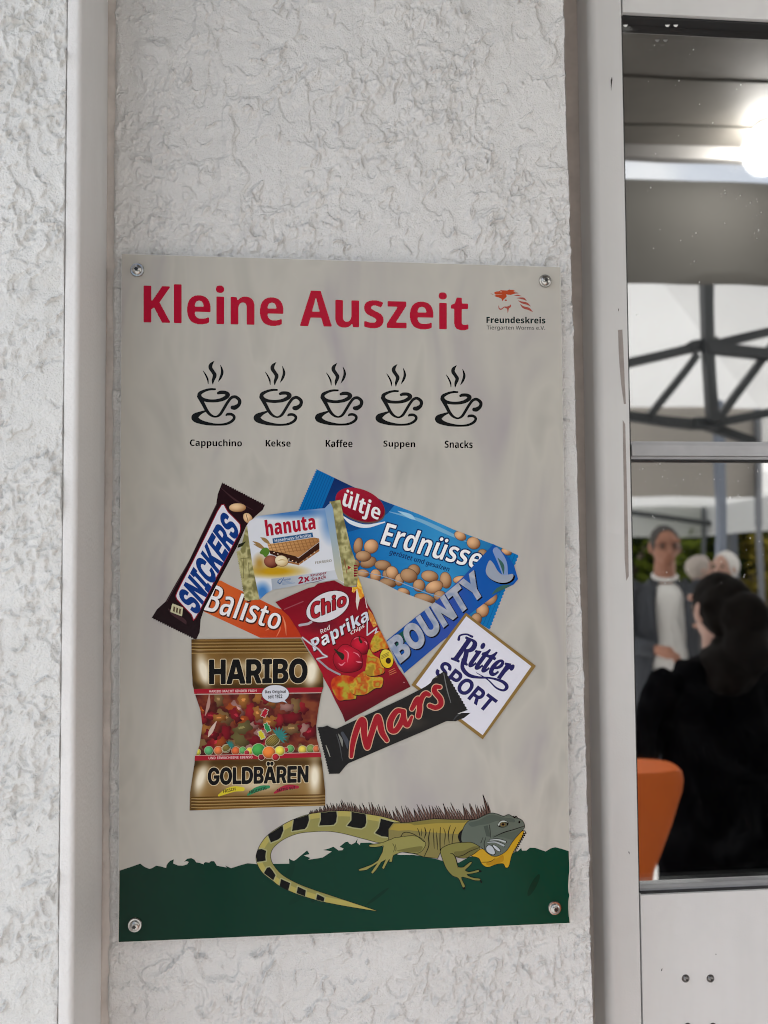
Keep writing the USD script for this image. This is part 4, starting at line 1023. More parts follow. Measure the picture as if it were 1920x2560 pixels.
for x, y, r_, col in ((215, 1262, 30, (180, 170, 60)), (325, 1248, 42, (80, 150, 100)), (420, 1248, 42, (190, 104, 60)), (495, 1228, 40, (96, 104, 50)), (590, 1250, 40, (186, 90, 50)), (660, 1245, 34, (84, 146, 84)), (730, 1250, 34, (190, 176, 60)), (700, 1268, 24, (146, 40, 50)), (1130, 1230, 36, (84, 140, 80)), (1085, 1240, 24, (160, 50, 50)), (1250, 1240, 40, (190, 170, 70)), (1330, 1230, 40, (110, 130, 70)), (1390, 1232, 36, (180, 96, 60))):
    s_ = C.ell(x, y, r_, r_)
    s_ = s_.intersection(pouch)
    gu.put(s_.buffer(0.8), (196, 188, 160)).put(s_, ball(tuple(min(k * 1.2, 255) for k in col), tuple(k * 0.62 for k in col), s_), 4)


def pineapple(cx, cy, s):
    p = C.ell(cx, cy, 74 * s, 52 * s, -30)
    gu.put(p.buffer(1.0), (196, 188, 160)).put(p, ball((150, 130, 62), (78, 70, 34), p), 4)
    for k in range(-3, 4):
        gu.put(C.line([(cx - 60 * s + k * 22 * s, cy + 50 * s), (cx + 40 * s + k * 22 * s, cy - 50 * s)], 4 * s + 1, False).intersection(p), (64, 62, 34))
    for a_ in range(-80, 100, 22):
        t = math.radians(-48 + a_)
        gu.put(C.stroke([(cx + 56 * s, cy - 46 * s, 20 * s), (cx + 56 * s + 60 * s * math.cos(t), cy - 46 * s + 60 * s * math.sin(t), 18 * s), (cx + 56 * s + 92 * s * math.cos(t), cy - 46 * s + 92 * s * math.sin(t), 3)]), (44, 116, 110) if a_ % 44 else (30, 92, 88))


pineapple(498, 1222, 0.55)
pineapple(955, 1150, 1.0)
gu.put(C.poly([(176, 640), (700, 632), (1452, 624), (1436, 674), (700, 684), (182, 690)]), (150, 24, 40)).put(C.line([(184, 692), (700, 687), (1434, 677)], 6, False), (200, 190, 180))
gu.put(C.poly([(190, 1298), (800, 1284), (1428, 1266), (1434, 1310), (800, 1330), (186, 1346)]), (150, 24, 40)).put(C.line([(192, 1296), (800, 1282), (1428, 1264)], 5, False), (200, 170, 160))
for x, y, r_, col in ((1026, 1250, 48, (206, 190, 70)), (816, 1240, 64, (60, 138, 66)), (845, 1312, 30, (110, 24, 40)), (920, 1265, 62, (206, 112, 48)), (985, 1310, 34, (156, 30, 44))):
    s_ = C.ell(x, y, r_, r_ * 0.95)
    gu.put(s_.buffer(1.0), (204, 196, 170)).put(s_, ball(tuple(min(k * 1.2, 255) for k in col), tuple(k * 0.6 for k in col), s_), 4)
gu.put(C.text("HARIBO MACHT KINDER FROH", [(328, 674), (796, 669), (796, 645), (328, 651)], weight=560, width=85, size=70), (216, 190, 190))
gu.put(C.text("UND ERWACHSENE EBENSO", [(324, 1332), (756, 1322), (756, 1298), (324, 1308)], weight=560, width=85, size=70), (216, 190, 190))
bub = unary_union([C.ell(983, 687, 132, 86), C.poly([(1020, 755), (1062, 740), (1098, 776)])])
gu.put(bub.buffer(1.0), (40, 40, 44)).put(bub, (196, 198, 206))
gu.put(C.text("Das Original", [(880, 692), (1086, 688), (1086, 648), (880, 652)], weight=760, width=80, size=80), INKY).put(C.text("seit 1922", [(910, 734), (1050, 730), (1050, 692), (910, 696)], weight=760, width=80, size=80), INKY)
for t, q, r_ in (("HARIBO", [(332, 594), (1292, 580), (1296, 342), (332, 350)], 3.4), ("GOLDBÄREN", [(318, 1588), (1304, 1562), (1308, 1352), (318, 1372)], 2.6)):
    s_ = C.text(t, q, face="inter", weight=760).buffer(-1.2).buffer(1.2 + r_ * 0.45).buffer(-r_ * 0.6).buffer(r_ * 0.5)
    gu.put(s_.buffer(1.6), (206, 190, 158)).put(s_, INK_B)
for q, col, t, tq in (([(425, 1690, 20), (500, 1650, 50), (580, 1626, 54), (660, 1628, 40)], (196, 180, 44), "FRISCH", [(470, 1668), (590, 1640), (586, 1610), (464, 1636)]), ([(712, 1684, 20), (780, 1640, 46), (850, 1615, 46), (915, 1606, 30)], (44, 124, 84), "FRUCHTIG", [(728, 1676), (896, 1630), (890, 1602), (722, 1646)]), ([(975, 1664, 20), (1050, 1625, 46), (1120, 1606, 46), (1200, 1608, 30)], (150, 34, 56), "SAFTIG GUT", [(1000, 1655), (1180, 1625), (1178, 1598), (994, 1628)])):
    gu.put(C.stroke(q), col).put(C.text(t, tq, weight=700, width=80, size=70), (30, 24, 22))
gu.done()

# white chocolate square
sq = Print("chocolate_square_picture")
sq.put(E.poly([(845, 118), (1506, 620), (1005, 1312), (333, 800)]), (128, 102, 56)).put(E.poly([(850, 152), (1462, 624), (1004, 1272), (376, 798)]), (206, 206, 216))
NAVY = (34, 32, 84)
ri = E.text("\U0001d479\U0001d48a\U0001d495\U0001d495\U0001d486\U0001d493", [(700, 560), (1240, 776), (1346, 540), (812, 318)], face="math", bold=3)
sq.put(ri, NAVY)
sq.put(unary_union([E.stroke([(778, 372, 26), (790, 335, 18), (850, 322, 16), (905, 345, 22)]), E.stroke([(820, 560, 30), (815, 640, 38), (870, 705, 36), (960, 728, 24), (1080, 735, 18), (1190, 768, 30), (1232, 815, 34), (1200, 850, 22), (1130, 825, 16), (1050, 748, 12), (945, 684, 6)])]), NAVY)
sq.put(E.text("SPORT", [(540, 690), (1044, 1070), (1150, 945), (642, 562)], face="inter", weight=800), NAVY)
sq.done()

# black caramel bar
ma = Print("caramel_bar_picture")
mb = M.poly(saw((50, 702), (165, 1162), 34, -9) + [(270, 1160), (330, 1085), (362, 1056), (600, 955), (832, 855), (1100, 742), (1330, 640), (1418, 642), (1500, 610), (1565, 560), (1452, 562)] + saw((1540, 530), (1330, 168), 26, -9) + [(1300, 150), (1190, 225), (1172, 262), (1120, 300), (1060, 332), (880, 425), (700, 508), (480, 608), (240, 718), (190, 705), (150, 684), (110, 700)])
ma.put(mb, lambda x, y: blend_to(blend((26, 26, 27), (32, 31, 30), (x - 800) / 300), (66, 58, 50), 0.8 - np.hypot((x - 1010) / 90, (y - 1808) / 28)), 8)
for q, col in (([(240, 770, 4), (270, 860, 10), (300, 1030, 3)], (70, 72, 74)), ([(262, 770, 8), (290, 830, 26), (300, 890, 6)], (120, 122, 116)), ([(138, 882, 6), (160, 940, 10), (178, 992, 6)], (150, 150, 140)), ([(300, 760, 30), (340, 840, 40), (350, 910, 8)], (62, 66, 74)), ([(1300, 170, 6), (1330, 320, 10), (1370, 460, 5)], (110, 112, 112)), ([(1440, 570, 3), (1480, 556, 10), (1535, 545, 3)], (206, 206, 206)), ([(1390, 640, 3), (1430, 590, 14), (1480, 560, 3)], (58, 60, 62)), ([(1210, 215, 6), (1230, 205, 16)], (92, 90, 76))):
    ma.put(M.stroke(q).intersection(mb.buffer(2)), col)
STR = [[(388, 990, 34), (405, 850, 50), (450, 700, 56), (490, 632, 58), (512, 660, 60), (515, 780, 56), (545, 900, 50), (575, 800, 54), (620, 660, 56), (648, 600, 58), (668, 650, 60), (690, 750, 58), (738, 830, 40)],
       [(905, 545, 44), (835, 545, 52), (775, 640, 60), (778, 725, 56), (830, 730, 52), (890, 630, 52), (905, 545, 44)], [(900, 550, 46), (910, 640, 56), (945, 680, 46), (985, 600, 26)],
       [(985, 520, 40), (1030, 440, 54), (1055, 430, 52), (1062, 520, 54), (1050, 590, 52)], [(1062, 500, 40), (1085, 410, 48), (1120, 370, 48), (1152, 380, 40)], [(1262, 305, 36), (1218, 305, 46), (1210, 350, 50), (1265, 420, 52), (1268, 480, 50), (1220, 508, 46), (1162, 490, 44)]]
rs = unary_union([M.stroke(q) for q in STR])
ma.put(rs.buffer(2.3), (196, 160, 134)).put(rs.buffer(0.2), (146, 24, 36))
ma.done()

# the four screws that hold the sign
for (px, py), hue in zip(((343.6, 676), (1362.4, 703.2), (337.7, 2311.5), (1386.2, 2269)), range(4)):
    p = at(px, py)
    y = SIGN_Y - 0.0001
    s = obj("washer", moved(lathe([(0.0030, 0.0), (0.0060, 0.0), (0.0062, 0.0006), (0.0056, 0.0016), (0.0030, 0.0018)][::-1], 40, "y"), [p[0], y, p[2]]), STEEL, sign, smooth=40)
    hd = lathe([(0, 0.0044), (0.0016, 0.0044), (0.0034, 0.0041), (0.0042, 0.0034), (0.0044, 0.0016), (0, 0.0016)][::1], 40, "y")
    hd.fix_normals()
    obj("screw_head", moved(hd, [p[0], y, p[2]]), STEEL, s, smooth=40)
    star = Point(0, 0).buffer(0.0013, 12)
    for k in range(6):
        star = star.union(Point(0.0014 * math.cos(k * math.pi / 3 + hue), 0.0014 * math.sin(k * math.pi / 3 + hue)).buffer(0.0005, 6))
    st = trimesh.creation.extrude_polygon(star, 0.0004, engine="earcut")
    st.apply_transform([[1, 0, 0, p[0]], [0, 0, -1, y - 0.0042], [0, 1, 0, p[2]], [0, 0, 0, 1]])
    obj("star_socket", st, DARK_HOLE, s, smooth=False)
# ------------------------------------------------------------------ what the pane mirrors: tents, people, a bar table, trees


def hull(pts, r):
    """Round limb: hulls of the spheres at consecutive joints, joined."""
    balls = [m3.Manifold.sphere(float(rr), 20).translate([float(c) for c in p]) for p, rr in zip(pts, r)]
    out = balls[0]
    for a, b in zip(balls[:-1], balls[1:]):
        out = out + m3.Manifold.batch_hull([a, b])
    return out


def egg(c, s):
    return m3.Manifold.sphere(1.0, 28).scale([float(k) for k in s]).translate([float(k) for k in c])


def flesh(parts, length=0.02, rounds=8, folds=0.0):
    m = parts[0]
    for p in parts[1:]:
        m = m + p
    m = m.refine_to_length(length).to_mesh()
    t = trimesh.Trimesh(m.vert_properties[:, :3], m.tri_verts)
    trimesh.smoothing.filter_taubin(t, lamb=0.5, nu=0.52, iterations=rounds)
    if folds:  # creases of cloth
        p = t.vertices
        t.vertices = p + t.vertex_normals * ((np.abs(fbm(p * [26, 26, 9] + fbm(p * 7, 2, 8)[:, None] * 2, 2, 6) - 0.5) * 2) ** 0.7 - 0.4)[:, None] * folds
    return t


def person(label, loc, rot, height, coat, shirt, trousers, hair, hair_style, skin, group=None, arms=None, glasses=False, open_coat=True, wide=1.0, group_name=None):
    """A standing person facing +y before being turned; arms: two (elbow, wrist) pairs."""
    k = height / 1.76
    P = thing("person", label, "person", group, loc=loc, rot=rot)
    J = lambda *p: np.array(p) * k
    sh = 0.185 * wide
    arms = arms or [((-0.25, 0.0, 1.16), (-0.25, 0.09, 0.93)), ((0.25, 0.0, 1.16), (0.25, 0.09, 0.93))]
    head = [egg(J(0, 0.0, 1.655), (0.074 * k, 0.092 * k, 0.105 * k)), egg(J(0, 0.022, 1.60), (0.046 * k, 0.068 * k, 0.065 * k)), egg(J(0, 0.09, 1.622), (0.014 * k, 0.02 * k, 0.022 * k)), hull([J(0, 0.085, 1.665), J(0, 0.108, 1.625)], [0.009 * k, 0.014 * k]),
            egg(J(-0.076, -0.005, 1.64), (0.012 * k, 0.022 * k, 0.033 * k)), egg(J(0.076, -0.005, 1.64), (0.012 * k, 0.022 * k, 0.033 * k)),
            hull([J(-0.05, 0.074, 1.68), J(0.05, 0.074, 1.68)], [0.012 * k, 0.012 * k]), hull([J(-0.024, 0.088, 1.585), J(0.024, 0.088, 1.585)], [0.008 * k, 0.008 * k])]
    neck = [hull([J(0, -0.02, 1.44), J(0, -0.005, 1.57)], [0.062 * k, 0.055 * k])]
    trunk = [m3.Manifold.batch_hull([egg(J(0, 0, 1.36), (0.17 * wide * k, 0.095 * k, 0.08 * k)), egg(J(0, 0.0, 1.12), (0.14 * wide * k, 0.1 * k, 0.08 * k))]), m3.Manifold.batch_hull([egg(J(0, 0.0, 1.12), (0.14 * wide * k, 0.1 * k, 0.08 * k)), egg(J(0, 0, 0.93), (0.16 * wide * k, 0.105 * k, 0.09 * k))])]
    legs = [hull([J(s * 0.085, 0, 0.92), J(s * 0.09, 0.01, 0.5), J(s * 0.095, -0.01, 0.09)], [0.085 * k, 0.046 * k, 0.042 * k]) for s in (-1, 1)]
    feet = [hull([J(s * 0.095, -0.03, 0.05), J(s * 0.105, 0.16, 0.04)], [0.04 * k, 0.035 * k]) for s in (-1, 1)]
    limbs, hands, sleeves = [], [], []
    for s, (el, wr) in zip((-1, 1), arms):
        S, E_, Wt = J(s * sh, 0, 1.395), J(*el), J(*wr)
        limbs.append(hull([S, E_, Wt], [0.05 * k, 0.038 * k, 0.027 * k]))
        sleeves.append(hull([S, E_, E_ + (Wt - E_) * 0.9], [0.068 * k, 0.056 * k, 0.046 * k]))
        d = (Wt - E_) / np.linalg.norm(Wt - E_)
        side = np.cross(d, [0, 0, 1.0])
        side = side / max(np.linalg.norm(side), 1e-6)
        up = np.cross(side, d)
        hands.append(hull([Wt, Wt + d * 0.085 * k], [0.026 * k, 0.034 * k]).scale([1, 1, 1]))
        for f in range(4):
            b = Wt + d * 0.1 * k + side * (f - 1.5) * 0.019 * k
            ln = (0.066, 0.076, 0.072, 0.056)[f] * k
            hands.append(hull([b, b + d * ln * 0.5 - up * 0.01 * k, b + d * ln * 0.8 - up * 0.035 * k], [0.0095 * k, 0.009 * k, 0.0075 * k]))
        b = Wt + d * 0.03 * k - side * s * 0.03 * k
        hands.append(hull([b, b + d * 0.04 * k - side * s * 0.02 * k, b + d * 0.07 * k - side * s * 0.012 * k - up * 0.01 * k], [0.012 * k, 0.0105 * k, 0.008 * k]))
    obj("body", flesh(head + neck + trunk + legs + feet + limbs + hands, 0.012, 4), skin, P, smooth=True)
    eyes = [moved(trimesh.creation.icosphere(2, 0.011 * k), J(s * 0.032, 0.083, 1.652)) for s in (-1, 1)]
    for e in eyes:
        obj("eye", e, EYE_DARK, P, smooth=True)
    # clothes
    ct = [m3.Manifold.batch_hull([egg(J(0, -0.005, 1.375), (0.205 * wide * k, 0.115 * k, 0.085 * k)), egg(J(0, 0.0, 1.12), (0.185 * wide * k, 0.13 * k, 0.08 * k))]), m3.Manifold.batch_hull([egg(J(0, 0.0, 1.12), (0.185 * wide * k, 0.13 * k, 0.08 * k)), egg(J(0, 0, 0.82), (0.205 * wide * k, 0.14 * k, 0.09 * k))])] + sleeves
    if open_coat:  # the jacket hangs open over the shirt
        wedge = m3.Manifold.batch_hull([egg(J(0, 0.2, 1.50), (0.075 * k, 0.2 * k, 0.04 * k)), egg(J(0, 0.2, 0.98), (0.12 * k, 0.2 * k, 0.02 * k))])
        body = ct[0] + ct[1]
        obj("jacket", flesh([(body - wedge) + sleeves[0] + sleeves[1]], 0.014, 6, 0.016), coat, P, smooth=True)
        obj("shirt", flesh([m3.Manifold.batch_hull([egg(J(0, 0.004, 1.36), (0.13 * k, 0.108 * k, 0.085 * k)), egg(J(0, 0.003, 0.95), (0.165 * k, 0.115 * k, 0.08 * k))])], 0.014, 4, 0.012), shirt, P, smooth=True)
        ring = [hull([J(0.064 * math.cos(a), 0.062 * math.sin(a) - 0.012, 1.475 - 0.018 * math.sin(a)), J(0.064 * math.cos(a + 0.5), 0.062 * math.sin(a + 0.5) - 0.012, 1.475 - 0.018 * math.sin(a + 0.5))], [0.012 * k, 0.012 * k]) for a in np.arange(0, 6.28, 0.5)]
        obj("collar", flesh(ring, 0.012, 3), shirt, P, smooth=True)
        lap = [hull([J(s * 0.095, 0.03, 1.45), J(s * 0.105, 0.112, 1.33), J(s * 0.085, 0.136, 1.1)], [0.016 * k, 0.022 * k, 0.01 * k]) for s in (-1, 1)]
        for l in lap:
            obj("lapel", flesh([l], 0.012, 3), coat, P, smooth=True)
    else:
        col = [hull([J(-0.05, -0.02, 1.46), J(0.05, -0.02, 1.46)], [0.055 * k, 0.055 * k]), hull([J(-0.1, 0, 1.42), J(0.1, 0, 1.42)], [0.075 * k, 0.075 * k])]
        skirt = [m3.Manifold.batch_hull([egg(J(0, 0, 0.82), (0.205 * wide * k, 0.14 * k, 0.09 * k)), egg(J(0, 0, 0.42), (0.235 * wide * k, 0.17 * k, 0.05 * k))])]
        obj("coat", flesh(ct + col + skirt, 0.016, 8, 0.02), coat, P, smooth=True)
    tr = [hull([J(s * 0.088, 0, 0.93), J(s * 0.092, 0.01, 0.5), J(s * 0.096, -0.005, 0.1)], [0.1 * k, 0.078 * k, 0.066 * k]) for s in (-1, 1)]
    obj("trousers", flesh(tr, 0.02, 5, 0.016), trousers, P, smooth=True)
    for f in [hull([J(s * 0.095, -0.035, 0.055), J(s * 0.107, 0.17, 0.045)], [0.05 * k, 0.043 * k]) for s in (-1, 1)]:
        obj("shoe", flesh([f], 0.02, 3), SHOE, P, smooth=True)
    cut = egg(J(0, 0.108, 1.61), (0.092 * k, 0.1 * k, 0.148 * k))
    hr = egg(J(0, -0.006, 1.666), (0.080 * k, 0.098 * k, 0.103 * k)) - cut - egg(J(0, 0.02, 1.53), (0.12 * k, 0.1 * k, 0.1 * k))
    hm = [hr]
    if hair_style == "bun":
        hm += [egg(J(0, -0.115, 1.63), (0.078 * k, 0.075 * k, 0.085 * k)), egg(J(0, -0.04, 1.655), (0.09 * k, 0.09 * k, 0.1 * k)), egg(J(0.0, -0.13, 1.55), (0.085 * k, 0.06 * k, 0.1 * k)), egg(J(0.03, -0.09, 1.48), (0.09 * k, 0.07 * k, 0.09 * k))]
    if hair_style == "full":
        hm += [egg(J(0, -0.03, 1.66), (0.092 * k, 0.1 * k, 0.11 * k)) - cut]
    ht = flesh(hm, 0.012, 3)
    ht.vertices += ((noise(ht.vertices * [120, 120, 40], 3)[:, None] - 0.5) * 0.006 + (noise(ht.vertices * 22, 4)[:, None] - 0.5) * np.where(ht.vertices[:, 1:2] < -0.04, 0.03 if hair_style == 'bun' else 0.012, 0.0)) * ht.vertex_normals
    obj("hair", ht, hair, P, smooth=True)
    if glasses:
        g = []
        for s in (-1, 1):
            c = J(s * 0.034, 0.098, 1.652)
            ring = [c + k * np.array([0.026 * math.cos(a), -0.004 * abs(math.cos(a)), 0.019 * math.sin(a)]) for a in np.linspace(0, 2 * math.pi, 17)]
            g.append(tube(ring, 0.0022 * k, 6))
            g.append(tube([J(s * 0.06, 0.094, 1.656), J(s * 0.08, 0.0, 1.655)], 0.002 * k, 6))
        g.append(tube([J(-0.009, 0.1, 1.656), J(0.009, 0.1, 1.656)], 0.002 * k, 6))
        obj("glasses", g, EYE_DARK, P)
    return P


EYE_DARK = look("dark_eye", (0.015, 0.012, 0.01), 0.2)
SHOE = look("shoe_leather", (0.02, 0.018, 0.017), 0.4)
SKIN = look("skin", (0.36, 0.16, 0.10), 0.5, var=0.08, vscale=20.0)
SKIN_PALE = look("pale_skin", (0.5, 0.3, 0.23), 0.5, var=0.08, vscale=20.0)
SUIT = look("dark_suit", (0.045, 0.05, 0.06), 0.8, var=0.1, vscale=60.0)
SHIRT = look("white_shirt", (0.75, 0.74, 0.71), 0.8, var=0.04, vscale=14.0)
BLACK_WOOL = look("black_wool", (0.002, 0.002, 0.003), 1.0, spec=0.05)
JEANS = look("dark_jeans", (0.03, 0.035, 0.05), 0.85)
HAIR_GREY = look("grey_hair", (0.05, 0.045, 0.042), 0.6, var=0.3, vscale=120.0)
HAIR_DARK = look("dark_hair", (0.005, 0.003, 0.002), 0.7, spec=0.1, var=0.3, vscale=120.0)
HAIR_WHITE = look("white_hair", (0.66, 0.64, 0.61), 0.7, var=0.15, vscale=120.0)
HAIR_PALE = look("pale_hair", (0.4, 0.35, 0.31), 0.7, var=0.2, vscale=120.0)
ANORAK = look("grey_anorak", (0.16, 0.15, 0.15), 0.8, var=0.1)
ANORAK_B = look("brown_jacket", (0.13, 0.09, 0.07), 0.8, var=0.1)


def foot(px, py, t):
    p = seen(px, py, t)
    return np.array([p[0], p[1], 0.0])


person("man in dark suit jacket and open white shirt with glasses, mirrored in the pane", foot(1661, 1380, 3.4), 10, 1.765, SUIT, SHIRT, SUIT, HAIR_GREY, "short", SKIN, glasses=True,
       arms=[((-0.29, 0.02, 1.12), (-0.12, 0.22, 1.10)), ((0.28, -0.02, 1.13), (0.26, 0.08, 0.9))])
person("woman in black coat with dark pinned-up hair seen from behind in the pane", foot(1797, 1480, 1.42), 170, 1.588, BLACK_WOOL, SHIRT, BLACK_WOOL, HAIR_DARK, "bun", SKIN_PALE, open_coat=False, wide=1.12,
       arms=[((-0.28, 0.06, 1.14), (-0.16, 0.24, 1.08)), ((0.28, 0.06, 1.14), (0.16, 0.24, 1.08))])
person("older person with white hair and grey anorak behind the woman in black", foot(1812, 1430, 4.4), 60, 1.59, ANORAK, SHIRT, JEANS, HAIR_WHITE, "full", SKIN_PALE, open_coat=False)
person("older person with greyish hair and brown jacket farthest behind the suited man", foot(1750, 1430, 4.9), -80, 1.555, ANORAK_B, SHIRT, JEANS, HAIR_PALE, "full", SKIN_PALE, open_coat=False)

# bar table with an orange stretch cover, seen end on
tp = seen(1700, 1925, 1.02)
tb = thing("bar_table", "narrow bar table under an orange stretch cover, to the left of the woman", "table", loc=(tp[0] - 0.25, tp[1], 0))
TH = tp[2] + 0.012
ORANGE = look("orange_cover", (0.8, 0.15, 0.008), 0.6, var=0.06, vscale=5.0)
cov, ring_n = [], 48
for z, s_, r_ in ((0.03, 0.62, 0.02), (0.18, 0.50, 0.03), (0.40, 0.46, 0.03), (0.62, 0.50, 0.03), (0.80, 0.60, 0.03), (0.92, 0.70, 0.03), (TH - 0.13, 0.88, 0.035), (TH - 0.055, 0.985, 0.035), (TH - 0.028, 1.0, 0.04), (TH - 0.008, 0.985, 0.04), (TH, 0.955, 0.04), (TH + 0.0002, 0.0, 0.0)):
    a_, b_ = 0.25 * s_, 0.06 * (0.4 + 0.6 * s_) if s_ > 0.1 else 0.0
    for k in range(ring_n):
        t = 2 * math.pi * k / ring_n
        ct, st_ = math.cos(t), math.sin(t)
        cov.append((a_ * abs(ct) ** 0.45 * (1 if ct > 0 else -1), b_ * abs(st_) ** 0.6 * (1 if st_ > 0 else -1), z))
nr = len(cov) // ring_n
cf = [(r * ring_n + k, r * ring_n + (k + 1) % ring_n, (r + 1) * ring_n + (k + 1) % ring_n, (r + 1) * ring_n + k) for r in range(nr - 1) for k in range(ring_n)]
obj("table_cover", (np.array(cov), np.array(cf)), ORANGE, tb, smooth=50)
for sx in (-0.17, 0.17):
    obj("foot", bx(sx - 0.02, sx + 0.02, -0.03, 0.03, 0.0, 0.03), TENT_BAR, tb)

# tents


def tent(label, cx, y_near, y_far, half, z_eave, z_peak, valances, roof, val_near, val_far, truss_y=None, name="party_tent"):
    T = thing(name, label, "tent")
    zn, zf = z_eave
    c = [np.array([cx - half, y_near, zn]), np.array([cx + half, y_near, zn]), np.array([cx + half, y_far, zf]), np.array([cx - half, y_far, zf])]
    pk = np.array([cx, (y_near + y_far) / 2, z_peak])
    for i in range(4):
        a, b = c[i], c[(i + 1) % 4]
        n = 14
        v, f = [], []
        for r in range(n + 1):
            u = r / n
            for s in range(n + 1):
                p = (a + (b - a) * s / n) * (1 - u) + pk * u
                sag = -0.06 * math.sin(math.pi * min(u * 1.2, 1)) * math.sin(math.pi * s / n)
                v.append(p + np.array([0, 0, sag]))
        for r in range(n):
            for s in range(n):
                q = r * (n + 1) + s
                f.append((q, q + 1, q + n + 2, q + n + 1))
        obj("roof_panel", (np.array(v), np.array(f)), roof, T, smooth=True)
        mid, out = (a + b) / 2, (a + b) / 2 - pk * [1, 1, 0] - [0, 0, (a[2] + b[2]) / 2]
        out = out / np.linalg.norm(out) * 0.004
        vv, ff, valance = [], [], valances[i]
        if not valance:
            continue
        for s in range(41):
            p = a + (b - a) * s / 40 + out
            w = out / 0.004 * 0.008 * math.sin(s * 0.9)
            vv += [p, p - [0, 0, valance * 0.5] + w * 0.5, p - [0, 0, valance] + w]
        for s in range(40):
            for r in range(2):
                q = s * 3 + r
                ff.append((q, q + 3, q + 4, q + 1))
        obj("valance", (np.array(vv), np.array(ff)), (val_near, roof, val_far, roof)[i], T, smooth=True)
    for k, p in enumerate(c):
        inn = p + (pk - p) * [0.02, 0.02, 0]
        obj("leg", bx(inn[0] - 0.016, inn[0] + 0.016, inn[1] - 0.016, inn[1] + 0.016, 0.0, p[2] - 0.9), TENT_LEG, T)
        obj("leg_sleeve", bx(inn[0] - 0.02, inn[0] + 0.02, inn[1] - 0.02, inn[1] + 0.02, p[2] - 0.9, p[2] - 0.01), TENT_LEG, T)
    return T, c, pk


E_ = EYE[2]
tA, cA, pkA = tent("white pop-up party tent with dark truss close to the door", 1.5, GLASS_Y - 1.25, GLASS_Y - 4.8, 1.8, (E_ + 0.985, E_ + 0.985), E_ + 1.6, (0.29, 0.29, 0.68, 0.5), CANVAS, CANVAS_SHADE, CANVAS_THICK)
tt = 3.0
g = lambda x, y, t=tt: seen(x, y, t)


def long_bar(a, b, ea, eb, w, t=tt, h=None):
    """A truss bar through two seen points, carried on past them by ea and eb metres."""
    a, b = g(*a, t), g(*b, t)
    d = (b - a) / np.linalg.norm(b - a)
    return bar(a - d * ea, b + d * eb, w, h)


obj("truss_bar", long_bar((1540, 915), (1738, 866), 0.8, 0.0, 0.046), TENT_BAR, tA)
obj("truss_bar", long_bar((1768, 866), (1920, 832), 0.0, 0.8, 0.046), TENT_BAR, tA)
obj("truss_bar", long_bar((1768, 868), (1920, 888), 0.0, 0.6, 0.05, tt - 0.06), TENT_BAR, tA)
obj("truss_bar", long_bar((1540, 1036), (1740, 1063), 0.9, 0.0, 0.05), TENT_BAR, tA)
obj("truss_bar", long_bar((1760, 1065), (1842, 1092), 0.0, 0.1, 0.046, tt + 0.06), TENT_BAR, tA)
obj("truss_bar", long_bar((1770, 1063), (1920, 1030), 0.0, 0.9, 0.046), TENT_BAR, tA)
obj("truss_bar", long_bar((1742, 886), (1632, 1030), 0.0, 0.02, 0.034, tt - 0.03), TENT_BAR, tA)
obj("truss_bar", long_bar((1910, 893), (1800, 1040), 0.2, 0.02, 0.036, tt - 0.03), TENT_BAR, tA)
obj("truss_joint", bar(g(1722, 867), g(1790, 858), 0.056, 0.075), TENT_BAR, tA)
obj("truss_joint", bar(g(1728, 1060), g(1790, 1062), 0.056, 0.075), TENT_BAR, tA)
kp = g(1768, 1060)
obj("king_post", bar([kp[0], kp[1] + 0.05, kp[2]], [kp[0] - 0.03, kp[1] + 0.05, E_ + 1.55], 0.052), TENT_BAR, tA)
lb = seen(1800, 1300, 4.6)
obj("pole", bar([lb[0], lb[1], 0.0], [lb[0], lb[1], E_ + 1.0], 0.06), TENT_SLEEVE, tA)

tB, cB, pkB = tent("farther white pop-up party tent whose valance hangs over the people's heads", 2.4, GLASS_Y - 5.1, GLASS_Y - 8.6, 2.4, (E_ + 0.52, E_ + 0.40), E_ + 1.0, (0, 0.38, 0.385, 0.38), CANVAS, CANVAS, CANVAS_THIN)
t2 = 8.5
obj("truss_bar", bar(seen(1500, 1268, t2), seen(1822, 1314, t2), 0.06), TENT_BAR, tB)
obj("truss_bar", bar(seen(1836, 1314, t2), seen(1905, 1255, t2), 0.05), TENT_LEG, tB)
l2 = seen(1833, 1400, t2 - 0.3)
obj("leg_sleeve", bar([l2[0], l2[1], 0.0], [l2[0], l2[1], E_ + 0.38], 0.095), TENT_LEG, tB)

# trees


def leaves(c, s, n, size, seed):
    """Leaf-sized faces in clumps through an egg of half-axes s round c."""
    rg = np.random.default_rng(seed)
    cl = rg.normal(size=(46, 3))
    cl = cl / np.linalg.norm(cl, axis=1, keepdims=True) * rg.uniform(0.45, 1.0, (46, 1)) ** 0.6
    p = cl[rg.integers(0, 46, n)] + rg.normal(0, 0.17, (n, 3))
    p = np.asarray(c) + p * s
    a, b = rg.normal(size=(n, 3)), rg.normal(size=(n, 3))
    a /= np.linalg.norm(a, axis=1, keepdims=True)
    b -= (a * b).sum(1, keepdims=True) * a
    b /= np.linalg.norm(b, axis=1, keepdims=True)
    L = size * rg.uniform(0.6, 1.3, (n, 1))
    v = np.stack([p - a * L, p - b * L * 0.45, p + a * L, p + b * L * 0.45], 1).reshape(-1, 3)
    return v, np.arange(4 * n).reshape(n, 4)


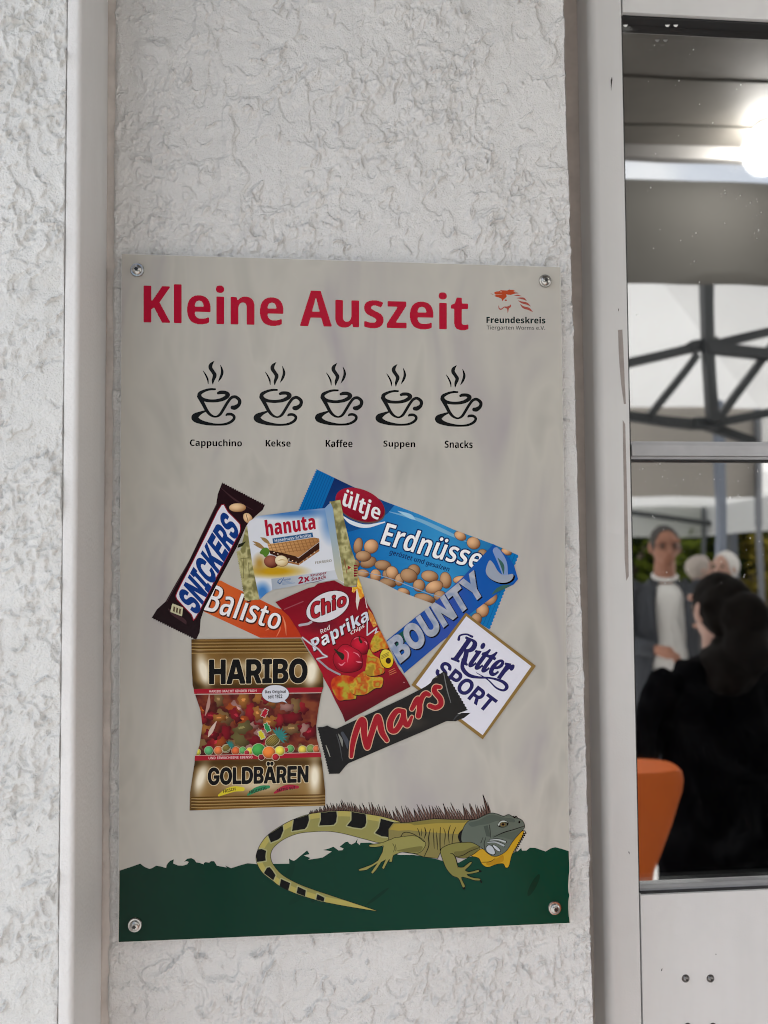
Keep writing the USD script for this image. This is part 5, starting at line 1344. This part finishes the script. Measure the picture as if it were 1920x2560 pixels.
def leaf_look(name, color, through):
    return usdkit.material(stage, "/World/Looks/" + name, {
        "i": ("geometry", {}), "r": ("rgb_ramp", {"ramp": [(0.0, [k * 0.55 for k in color]), (0.6, color), (1.0, [min(k * 1.5, 1) for k in color])]}),
        "d": ("diffuse_bsdf", {}), "t": ("translucent_bsdf", {}), "m": ("mix_closure", {"fac": through})},
        [("i.random_per_island", "r.fac"), ("r.color", "d.color"), ("r.color", "t.color"), ("d.BSDF", "m.closure1"), ("t.BSDF", "m.closure2")], surface="m.closure")


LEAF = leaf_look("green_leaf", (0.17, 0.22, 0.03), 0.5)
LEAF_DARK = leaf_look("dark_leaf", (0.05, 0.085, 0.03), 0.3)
LEAF_YELLOW = leaf_look("yellow_leaf", (0.3, 0.24, 0.04), 0.4)
BARK = look("bark", (0.09, 0.07, 0.05), 0.9, var=0.3, vscale=20.0)


def tree(name, label, cat, px, t, zc, s, leaf, n, size, seed, group=None):
    p = foot(px, 1400, t)
    T = thing(name, label, cat, group, loc=p)
    rg = random.Random(seed)
    tr = [hull([(0, 0, -0.05), (rg.uniform(-0.1, 0.1), rg.uniform(-0.1, 0.1), zc * 0.6), (rg.uniform(-0.1, 0.1), 0, zc + 0.3 * s[2])], [0.05 + 0.045 * s[2], 0.04 + 0.03 * s[2], 0.03])]
    for k in range(5):
        a = k * 1.3 + rg.random()
        tr.append(hull([(0, 0, zc * (0.45 + 0.1 * k)), (math.cos(a) * s[0] * 0.4, math.sin(a) * s[1] * 0.4, zc + s[2] * (0.05 + 0.1 * k))], [0.04 + 0.015 * s[2], 0.015]))
    obj("trunk", flesh(tr, 0.12, 1), BARK, T, smooth=True)
    obj("crown", leaves((0, 0, zc), s, n, size, seed), leaf, T, smooth=False)
    return T


tree("leafy_tree", "sunlit light green tree behind the suited man's ear, at the frame edge", "tree", 1560, 10.2, 2.0, (1.3, 1.3, 1.7), LEAF, 5200, 0.085, 1)
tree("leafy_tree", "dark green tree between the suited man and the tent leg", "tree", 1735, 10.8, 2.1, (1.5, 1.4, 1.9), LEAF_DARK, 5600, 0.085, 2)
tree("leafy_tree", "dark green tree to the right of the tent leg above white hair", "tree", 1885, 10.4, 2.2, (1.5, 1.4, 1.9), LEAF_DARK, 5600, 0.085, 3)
tree("leafy_bush", "golden yellow bush glowing low beside the woman's hair", "bush", 1890, 9.3, 0.95, (0.55, 0.5, 0.75), LEAF_YELLOW, 2600, 0.05, 4)
tree("leafy_tree", "mid green tree far behind, filling the gap between the dark ones", "tree", 1800, 13.0, 2.6, (2.6, 2.0, 2.6), LEAF, 6500, 0.12, 5)
tree("leafy_tree", "mid green tree far behind the sunlit one", "tree", 1600, 13.5, 2.6, (2.6, 2.0, 2.6), LEAF, 6500, 0.12, 6)


# the dense far row that closes the view under the tents
rgh = np.random.default_rng(91)
hp = [leaves((x, -17.5 + rgh.uniform(-0.8, 0.8), rgh.uniform(1.5, 2.1)), (1.5, 1.0, rgh.uniform(1.7, 2.4)), 1300, 0.17, int(200 + k)) for k, x in enumerate(np.arange(-4, 15, 1.3))]
hv, hf, n0 = [], [], 0
for v, f in hp:
    hv.append(v)
    hf.append(f + n0)
    n0 += len(v)
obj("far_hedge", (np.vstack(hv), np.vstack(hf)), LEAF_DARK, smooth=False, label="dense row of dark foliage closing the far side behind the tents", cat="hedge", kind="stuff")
